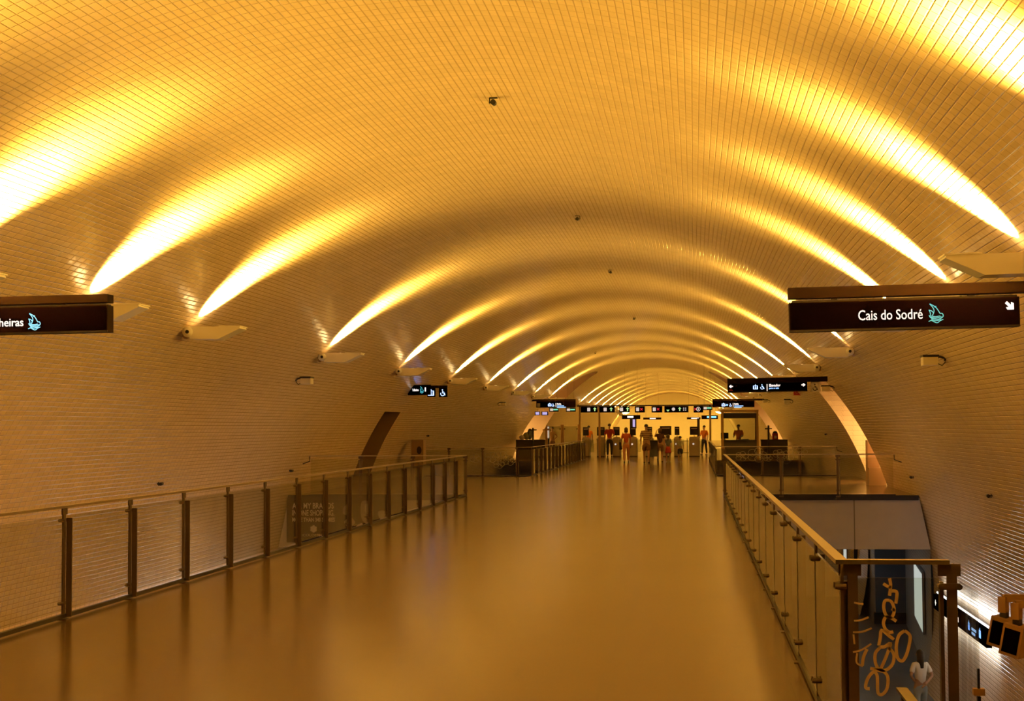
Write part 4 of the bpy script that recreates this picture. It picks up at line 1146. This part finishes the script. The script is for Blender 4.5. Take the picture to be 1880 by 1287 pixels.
ceiling_tube('assumed unseen warm lamp on the ceiling of the right doorway passage', (6.3, 46.2, 2.89), 2.6, 330, (1.0, 0.50, 0.13), M['lens'])  # hidden lamp, assumed from the lit doorway jamb
r = ceiling_tube('assumed unseen warm lamp in the left crossing beyond the gates', (-12.2, ARC_C, 3.2), 6, 1100, WARM, M['lens'])  # hidden lamp, assumed because the crossing is lit from within
MB().cyl((0, -2, 0), (0, -2, 1.2), 0.02, 6).cyl((0, 2, 0), (0, 2, 1.2), 0.02, 6).build('rod', M['dark'], r)
r = ceiling_tube('assumed unseen warm lamp in the right crossing beyond the gates', (7.6, ARC_C + 2.3, 3.2), 6, 1100, WARM, M['lens'])  # hidden lamp assumed from the bright reveal, as on the left
MB().cyl((0, -2, 0), (0, -2, 1.2), 0.02, 6).cyl((0, 2, 0), (0, 2, 1.2), 0.02, 6).build('rod', M['dark'], r)

for sd, nm in ((-1, 'left'), (1, 'right')):  # pair of added fill lamps, there only to brighten the end wall
    x_ = wall_x(3.0, sd)
    r = thing('end_wall_fill_lamp', 'added warm fill lamp on the %s wall, brightening the end wall' % nm, 'lamp', (x_ - sd * 0.25, 173.0, 3.0))
    MB().bb((-0.2, -0.3, -0.15), (0.2, 0.3, 0.15)).build('housing', M['lampwhite'], r); MB().bb((-0.17, 0.3, -0.12), (0.17, 0.31, 0.12)).build('lens', M['lens'], r)
    MB().bb((0.15 * sd, -0.05, -0.05), (0.3 * sd, 0.05, 0.05)).build('bracket', M['dark'], r)
    o = lampa('lamp', (0, 0.35, 0), (PI / 2, 0, sd * 0.25), 0.5, 0.4, 1150, ORANGE); o.parent = r
# floodlights on bent arms at the lower right edge
for k, (px, py, dd) in enumerate(((1841, 1160, 24.3), (1865, 1175, 23.0))):
    p = onplane(px, py, dd)
    r = thing('arm_floodlight', 'boxy brown floodlight on a bent arm at the lower right edge, %s one' % ('farther' if k == 0 else 'nearer'), 'lamp', p, math.radians(-38), 'floodlights on bent arms')
    MB().box((0, 0, 0), (0.30, 0.30, 0.44), Matrix.Rotation(math.radians(12), 3, 'Y')).build('housing', M['ochre'], r)
    MB().box((0.0, -0.15, -0.005), (0.23, 0.02, 0.34), Matrix.Rotation(math.radians(12), 3, 'Y')).build('glass', M['blackface'], r)
    MB().bb((-0.02, -0.05, 0.20), (0.08, 0.05, 0.30)).build('swivel', M['dark'], r)
    am = MB().bb((-0.04, -0.06, 0.29), (0.08, 0.06, 0.52))
    ca, sa = math.cos(math.radians(38)), math.sin(math.radians(38))
    wdir = Vector((ca, sa, 0)); wl_ = wall_x(p.z + 0.5, 1) - p.x - 0.02
    am.build('arm', M['ochre'], r)
    a2 = MB()
    a2.box((0, 0, 0), (wl_, 0.12, 0.11)); o = a2.build('wall_arm', M['ochre'], r)
    o.location = (ca * wl_ / 2, sa * wl_ / 2, 0.50); o.rotation_euler = (0, 0, math.radians(38))
# stair handrail
p = onplane(1655, 1262, 12.0)
r = thing('stair_handrail', 'short orange-lit flat handrail end down in the stair opening', 'handrail', (p.x, 12.0, p.z))
MB().bb((-0.04, -2.5, -0.02), (0.04, 0, 0.0)).build('handrail', M['handrail'], r)
for y in (-0.15, -2.3): MB().bb((-0.02, y - 0.03, -1.75 if y > -1 else -0.55), (0.02, y + 0.03, -0.02)).build('post', M['post'], r)

# ------------------------------------------------------------------ people
def skin_mesh(verts, edges, radii, sub=1, root=0):
    me = bpy.data.meshes.new('s'); me.from_pydata([tuple(v) for v in verts], edges, [])
    ob = bpy.data.objects.new('s', me); COL.objects.link(ob)
    ob.modifiers.new('k', 'SKIN').use_smooth_shade = True
    if sub:
        m = ob.modifiers.new('u', 'SUBSURF'); m.levels = sub; m.render_levels = sub
    for i, rr in enumerate(radii):
        sv = me.skin_vertices[0].data[i]; sv.radius = rr if isinstance(rr, tuple) else (rr, rr); sv.use_root = (i == root)
    dg = bpy.context.evaluated_depsgraph_get(); dg.update()
    out = bpy.data.meshes.new_from_object(ob.evaluated_get(dg))
    bpy.data.objects.remove(ob); bpy.data.meshes.remove(me)
    return out


class Skel:
    def __init__(s): s.v = []; s.e = []; s.r = []
    def pt(s, p, r, link=None):
        s.v.append(Vector(p)); s.r.append(r); i = len(s.v) - 1
        if link is not None: s.e.append((link, i))
        return i
    def chain(s, pts, rad, link):
        for p, r in zip(pts, rad): link = s.pt(p, r, link)
        return link


def merge(meshes, name, m):
    bm = bmesh.new()
    for me in meshes: bm.from_mesh(me); bpy.data.meshes.remove(me)
    out = bpy.data.meshes.new(name); bm.to_mesh(out); bm.free()
    out.polygons.foreach_set('use_smooth', [True] * len(out.polygons)); out.materials.clear(); out.materials.append(m)
    return out


def person(label, loc, rz, h, top, bottom, shoe, hair='short', hairm='hair', skin='skin', stride=0.10, armL='down', armR='down',
           legs='trousers', sleeve=0.55, bulk=1.0, bend=0.0, group=None, child=False, gender='m'):
    """faces local +Y; built at 1.75 m and scaled"""
    r = thing('person', label, 'person', loc, rz, group)
    k = h / 1.75; hs = 1.18 if child else 1.0
    V = lambda x, y, z: Vector((x, y + bend * max(0, z - 0.95) * 0.9, z - (bend * bend * 0.25 * max(0, z - 0.95)))) * k
    b = bulk; sw = (0.185 if gender == 'm' else 0.165) * (0.92 if child else 1)
    hz = 0.93
    def hand(S, wi, wp, dirv, side):
        pal = wp + dirv * 0.045 * k
        pi = S.pt(pal, 0.032 * k, wi)
        ex = []
        perp = Vector((0, 1, 0)); 
        for j in range(4):
            base = pal + perp * (j - 1.5) * 0.017 * k + dirv * 0.02 * k; Ln = (0.075, 0.085, 0.078, 0.06)[j] * k
            pts = [base, base + dirv * Ln * 0.5 + Vector((-side * 0.006, 0, 0)) * k, base + dirv * Ln + Vector((-side * 0.025, 0, 0)) * k]
            ex.append((pts, [0.009 * k, 0.0085 * k, 0.007 * k]))
        tb = pal + perp * 0.025 * k; ex.append(([tb - dirv * 0.02 * k, tb + (perp * 0.03 + dirv * 0.01) * k, tb + (perp * 0.04 + dirv * 0.045) * k], [0.011 * k, 0.010 * k, 0.008 * k]))
        return ex
    fingers = []
    # ---- body
    S = Skel()
    pel = S.pt(V(0, 0, hz), 0.115 * k * b)
    wa = S.pt(V(0, 0.0, 1.10), 0.108 * k * b, pel); ch = S.pt(V(0, 0.01, 1.30), 0.125 * k * b, wa)
    nb = S.pt(V(0, 0.0, 1.44), 0.07 * k, ch); nk = S.pt(V(0, 0.012, 1.515), 0.05 * k, nb)
    hc = V(0, 0.025, 1.64)
    h1 = S.pt(V(0, 0.03, 1.565), 0.062 * k * hs, nk); h2 = S.pt(V(0, 0.022, 1.64), 0.082 * k * hs, h1); h3 = S.pt(V(0, 0.012, 1.70), 0.066 * k * hs, h2)
    S.pt(V(0, 0.122, 1.625), 0.014 * k, h2)
    legpts = {}
    for sd in (-1, 1):
        st_ = stride * sd
        hip = V(sd * 0.095, 0, hz - 0.06); kn = V(sd * 0.10, 0.5 * st_ + 0.02, 0.50); an = V(sd * 0.10, st_, 0.085); toe = V(sd * 0.11, st_ + 0.13, 0.035)
        legpts[sd] = (hip, kn, an, toe)
        S.chain([hip, (hip + kn) / 2, kn, (kn * 0.55 + an * 0.45), an, toe], [0.088 * k * b, 0.076 * k * b, 0.056 * k, 0.052 * k, 0.036 * k, 0.03 * k], pel)
    armpts = {}
    for sd, mode in ((-1, armL), (1, armR)):
        sh = V(sd * sw, 0, 1.405)
        if mode == 'down': el = V(sd * (sw + 0.055), -0.03, 1.13); wr = V(sd * (sw + 0.06), 0.03, 0.88)
        elif mode == 'back': el = V(sd * (sw + 0.04), -0.13, 1.15); wr = V(sd * (sw + 0.05), -0.16, 0.90)
        elif mode == 'fwd': el = V(sd * (sw + 0.05), 0.06, 1.15); wr = V(sd * (sw - 0.02), 0.30, 1.10)
        elif mode == 'up': el = V(sd * (sw + 0.10), 0.04, 1.30); wr = V(sd * (sw + 0.02), 0.10, 1.55)
        elif mode == 'hip': el = V(sd * (sw + 0.13), -0.10, 1.17); wr = V(sd * (sw - 0.03), 0.02, 1.02)
        elif mode == 'behind': el = V(sd * (sw + 0.10), -0.09, 1.15); wr = V(sd * 0.06, -0.17, 0.99)
        armpts[sd] = (sh, el, wr)
        w_ = S.chain([sh, (sh + el) / 2, el, wr], [0.055 * k * b, 0.046 * k, 0.038 * k, 0.027 * k], ch)
        dv_ = (wr - el).normalized(); fingers += hand(S, w_, wr, dv_, sd)
    parts = [skin_mesh(S.v, S.e, S.r, 1, 0)]
    for pts_, rd in fingers:
        parts.append(skin_mesh(pts_, [(0, 1), (1, 2)], rd, 0, 0))
    for sd in (-1, 1):                                          # ears
        e0 = V(sd * 0.070 * hs, 0.015, 1.64); parts.append(skin_mesh([e0, e0 + V(0, 0, 0) + Vector((sd * 0.018 * k, -0.004, 0.008 * k))], [(0, 1)], [0.014 * k, 0.018 * k], 0))
    body = link('body', merge(parts, 'body', M[skin]), r)
    ey = MB()
    for sd in (-1, 1): q = V(sd * 0.032 * hs, 0.022, 1.645) + Vector((0, 0.074 * k * hs, 0)); ey.ball(q, 0.011 * k, 8, 6)
    ey.build('eyes', M['black'], body, True)
    q = V(0, 0.03, 1.575) + Vector((0, 0.058 * k * hs, 0)); MB().ball(q, (0.024 * k, 0.01 * k, 0.007 * k), 8, 6).build('mouth', M['clothrust'], body, True)
    # ---- top
    T = Skel(); t0 = T.pt(V(0, 0, hz - 0.02), 0.132 * k * b); t1 = T.pt(V(0, 0, 1.10), 0.124 * k * b, t0); t2 = T.pt(V(0, 0.01, 1.30), 0.143 * k * b, t1); T.pt(V(0, 0, 1.435), 0.085 * k, t2)
    for sd in (-1, 1):
        sh, el, wr = armpts[sd]
        if sleeve > 1: T.chain([sh, el, el + (wr - el) * (sleeve - 1)], [0.072 * k * b, 0.055 * k, 0.042 * k], t2)
        else: T.chain([sh, sh + (el - sh) * sleeve, sh + (el - sh) * (sleeve + 0.12)], [0.072 * k * b, 0.064 * k * b, 0.060 * k * b], t2)
    link('shirt', merge([skin_mesh(T.v, T.e, T.r, 1, 0)], 'shirt', M[top]), r)
    # ---- bottom
    if legs == 'skirt':
        MB().lathe([(0.13 * k, 1.0 * k), (0.155 * k, 0.88 * k), (0.20 * k, 0.66 * k), (0.215 * k, 0.60 * k), (0.20 * k, 0.60 * k)], 20).build('skirt', M[bottom], r, True)
    else:
        B_ = Skel(); c0 = B_.pt(V(0, 0, hz + 0.06), 0.125 * k * b); c1 = B_.pt(V(0, 0, hz - 0.02), 0.13 * k * b, c0)
        for sd in (-1, 1):
            hip, kn, an, toe = legpts[sd]
            if legs == 'trousers': B_.chain([hip - Vector((0, 0, 0.05 * k)), kn, an + Vector((0, 0, 0.03 * k))], [0.100 * k * b, 0.072 * k, 0.058 * k], c1)
            else: B_.chain([hip - Vector((0, 0, 0.05 * k)), hip * 0.45 + kn * 0.55, hip * 0.12 + kn * 0.88], [0.104 * k * b, 0.098 * k * b, 0.092 * k * b], c1)
        link('trousers' if legs == 'trousers' else 'shorts', merge([skin_mesh(B_.v, B_.e, B_.r, 1, 0)], 'trousers', M[bottom]), r)
    # ---- shoes
    for sd in (-1, 1):
        hip, kn, an, toe = legpts[sd]
        hl = Vector((an.x, an.y - 0.045 * k, 0.04 * k)); sm = skin_mesh([hl, (hl + toe) / 2 + Vector((0, 0, 0.008 * k)), Vector((toe.x, toe.y + 0.03 * k, 0.032 * k))], [(0, 1), (1, 2)], [0.042 * k, 0.045 * k, 0.034 * k], 1)
        for v in sm.vertices: v.co.z = max(v.co.z, 0.0)
        link('shoe', merge([sm], 'shoe', M[shoe]), r)
    # ---- hair
    hm = MB(); c = V(0, 0.005, 1.672); s_ = k * hs
    prof = [(0.0875 * math.cos(t), 0.09 * math.sin(t)) for t in [math.radians(-20 + 110 * i / 8) for i in range(9)]]
    hm.lathe([(max(rr, 0.002) * s_, zz * s_) for rr, zz in prof], 16, f=lambda x, y, z: (c.x + x, c.y - 0.008 * s_ + y * 1.10, c.z + z))
    if hair in ('bob', 'long', 'tail'):
        dn = {'bob': 0.17, 'long': 0.34, 'tail': 0.10}[hair]
        hm.prism([(0.092 * math.cos(t) * s_, (-0.02 + 0.10 * math.sin(t)) * s_) for t in [math.radians(170 + 200 * i / 12) for i in range(13)]] + [(0.05 * s_, -0.02 * s_), (-0.05 * s_, -0.02 * s_)],
                 c.z - dn * s_, c.z + 0.03 * s_, lambda a_, b_, t: (c.x + a_ * (1 - 0.25 * (c.z - t > 0.2 * s_)), c.y + b_, t))
    if hair == 'tail': hm.tube([c + Vector((0, -0.10, 0.0)) * s_, c + Vector((0, -0.14, -0.08)) * s_, c + Vector((0, -0.13, -0.25)) * s_], [0.03 * s_, 0.035 * s_, 0.015 * s_], 8)
    if hair == 'bun': hm.ball(c + Vector((0, -0.04, 0.10)) * s_, 0.04 * s_)
    hm.build('hair', M[hairm], r, True)
    return r


def at(px, d_): p = onplane(px, 800, d_); return (p.x, d_, 0)
person('man in brown striped T-shirt and brown shorts walking to the gates', at(1186.5, 71.0), 0.0, 1.76, 'striped', 'clothbrown', 'shoe', skin='skin2', legs='shorts', stride=-0.16, armR='fwd', bulk=1.18, sleeve=0.75)
person('woman in rust-red top and salmon trousers with brown bob, walking to the gates', at(1149.5, 72.2), 0.05, 1.62, 'clothrust', 'clothsalmon', 'shoe', hair='bob', hairm='hairbrown', gender='f', stride=0.14, sleeve=0.6)
person('slim man in red T-shirt and black trousers at the second gate', at(1119, 85.3), 0.0, 1.82, 'clothred', 'clothblack', 'shoe', armR='fwd', stride=0.05, sleeve=0.7)
person('person in orange top passing the leftmost gate', at(1081, 88.8), 0.25, 1.72, 'clothorange', 'clothbrown', 'shoe', hair='short', gender='f', stride=0.2, sleeve=0.4)
person('adult in dark wine-black top and khaki shorts with one hand raised', at(1211.5, 72.8), 0.0, 1.58, 'clothwine', 'clothbrown', 'shoe', hair='bob', hairm='hairbrown', legs='shorts', gender='f', stride=0.12, armL='up', bulk=1.05)
person('girl in grey-blue top and dark red skirt, dark hair tied back', at(1226.5, 73.0), 0.0, 1.28, 'clothblue', 'clothred', 'shoelight', hair='tail', legs='skirt', gender='f', stride=0.07, child=True)
person('small boy in pale grey T-shirt and black shorts', at(1248.5, 73.0), 0.0, 1.20, 'clothpale', 'clothblack', 'shoelight', legs='shorts', stride=0.06, child=True, sleeve=0.7)
person('attendant in orange shirt inside the glass booth', at(1356, KD + 1.2), PI * 0.9, 1.74, 'clothorange', 'clothblack', 'shoe', armL='fwd', armR='fwd', sleeve=0.7)
person('person in yellow-orange vest behind the right end of the gates', at(1293, 91.0), PI * 0.8, 1.70, 'clothorange', 'clothblack', 'shoe', armR='fwd', sleeve=0.7)
person('person in ochre top standing behind the left glass gate', at(1014, 89.5), PI, 1.66, 'ochre', 'clothbrown', 'shoe', armL='hip', armR='fwd', gender='f')
wp = onplane(1687, 1193, 33.4)
person('woman with long dark hair and white T-shirt down in the lower hall', (wp.x + 0.02, 33.4, FLOW), 0.35, wp.z - FLOW, 'clothwhite', 'denim', 'shoe', hair='long', gender='f', armL='hip', armR='behind', sleeve=0.6)
# pushchair beside the striped man
sx, sy, _ = at(1199.5, 71.9)
r = thing('pushchair', 'black pushchair pushed by the man in striped shirt', 'pushchair', (sx, sy, 0))
MB().prism([(-0.30, 0.30), (0.25, 0.34), (0.30, 0.50), (0.05, 0.95), (-0.12, 1.02), (-0.20, 0.6)], -0.17, 0.17, lambda a_, b_, t: (t, a_, b_)).build('seat', M['clothblack'], r)
MB().lathe([(0.18, 0.0), (0.175, 0.10), (0.14, 0.18), (0.05, 0.22)], 16, (0, 0.05, 0.78)).build('hood', M['clothblack'], r, True)
for x in (-0.19, 0.19):
    MB().tube([(x, 0.38, 0.12), (x, -0.10, 0.62), (x, -0.38, 1.02)], 0.016, 8).tube([(x, -0.32, 0.12), (x, 0.12, 0.62)], 0.014, 8).build('frame_side', M['dark'], r)
    for y in (0.38, -0.32): MB().cyl((x - 0.02, y, 0.11), (x + 0.02, y, 0.11), 0.11, 16).build('wheel', M['black'], r)
MB().cyl((-0.20, -0.38, 1.02), (0.20, -0.38, 1.02), 0.018, 8).build('handle', M['dark'], r)
# bag of the woman in rust top
bx, by, _ = at(1138.5, 72.4)
r = thing('shoulder_bag', 'dark shoulder bag at the left side of the woman in rust top', 'bag', (bx + 0.02, by, 0.60))
MB().rbox((0, 0, 0.17), (0.12, 0.26, 0.34), 0.04).build('pouch', M['clothblack'], r); MB().tube([(0.02, -0.10, 0.33), (0.10, 0, 0.78), (0.02, 0.10, 0.33)], 0.012, 6).build('strap', M['clothblack'], r)


# ------------------------------------------------------------------ camera, world, colour management
cam = bpy.data.cameras.new('camera'); cam.sensor_width = 36; cam.sensor_fit = 'HORIZONTAL'
cam.lens = 36 * FPX / 1880; cam.clip_end = 400; cam.clip_start = 0.05
co = bpy.data.objects.new('camera', cam); COL.objects.link(co)
co.matrix_world = Matrix.Translation((0, 0, EYE)) @ CAMROT.to_4x4()
SC.camera = co
w = bpy.data.worlds.new('world'); SC.world = w; w.use_nodes = True
w.node_tree.nodes['Background'].inputs[0].default_value = (0.02, 0.015, 0.01, 1); w.node_tree.nodes['Background'].inputs[1].default_value = 0.2
SC.view_settings.view_transform = 'Standard'; SC.view_settings.look = 'None'
SC.view_settings.exposure = 0.0; SC.view_settings.gamma = 1; SC.view_settings.use_curve_mapping = False
try:
    SC.cycles.max_bounces = 10; SC.cycles.diffuse_bounces = 6; SC.cycles.transparent_max_bounces = 24
    SC.cycles.sample_clamp_indirect = 8; SC.cycles.use_light_tree = True
    SC.cycles.caustics_reflective = False; SC.cycles.caustics_refractive = False
    SC.cycles.use_denoising = True
except Exception: pass
#@@END
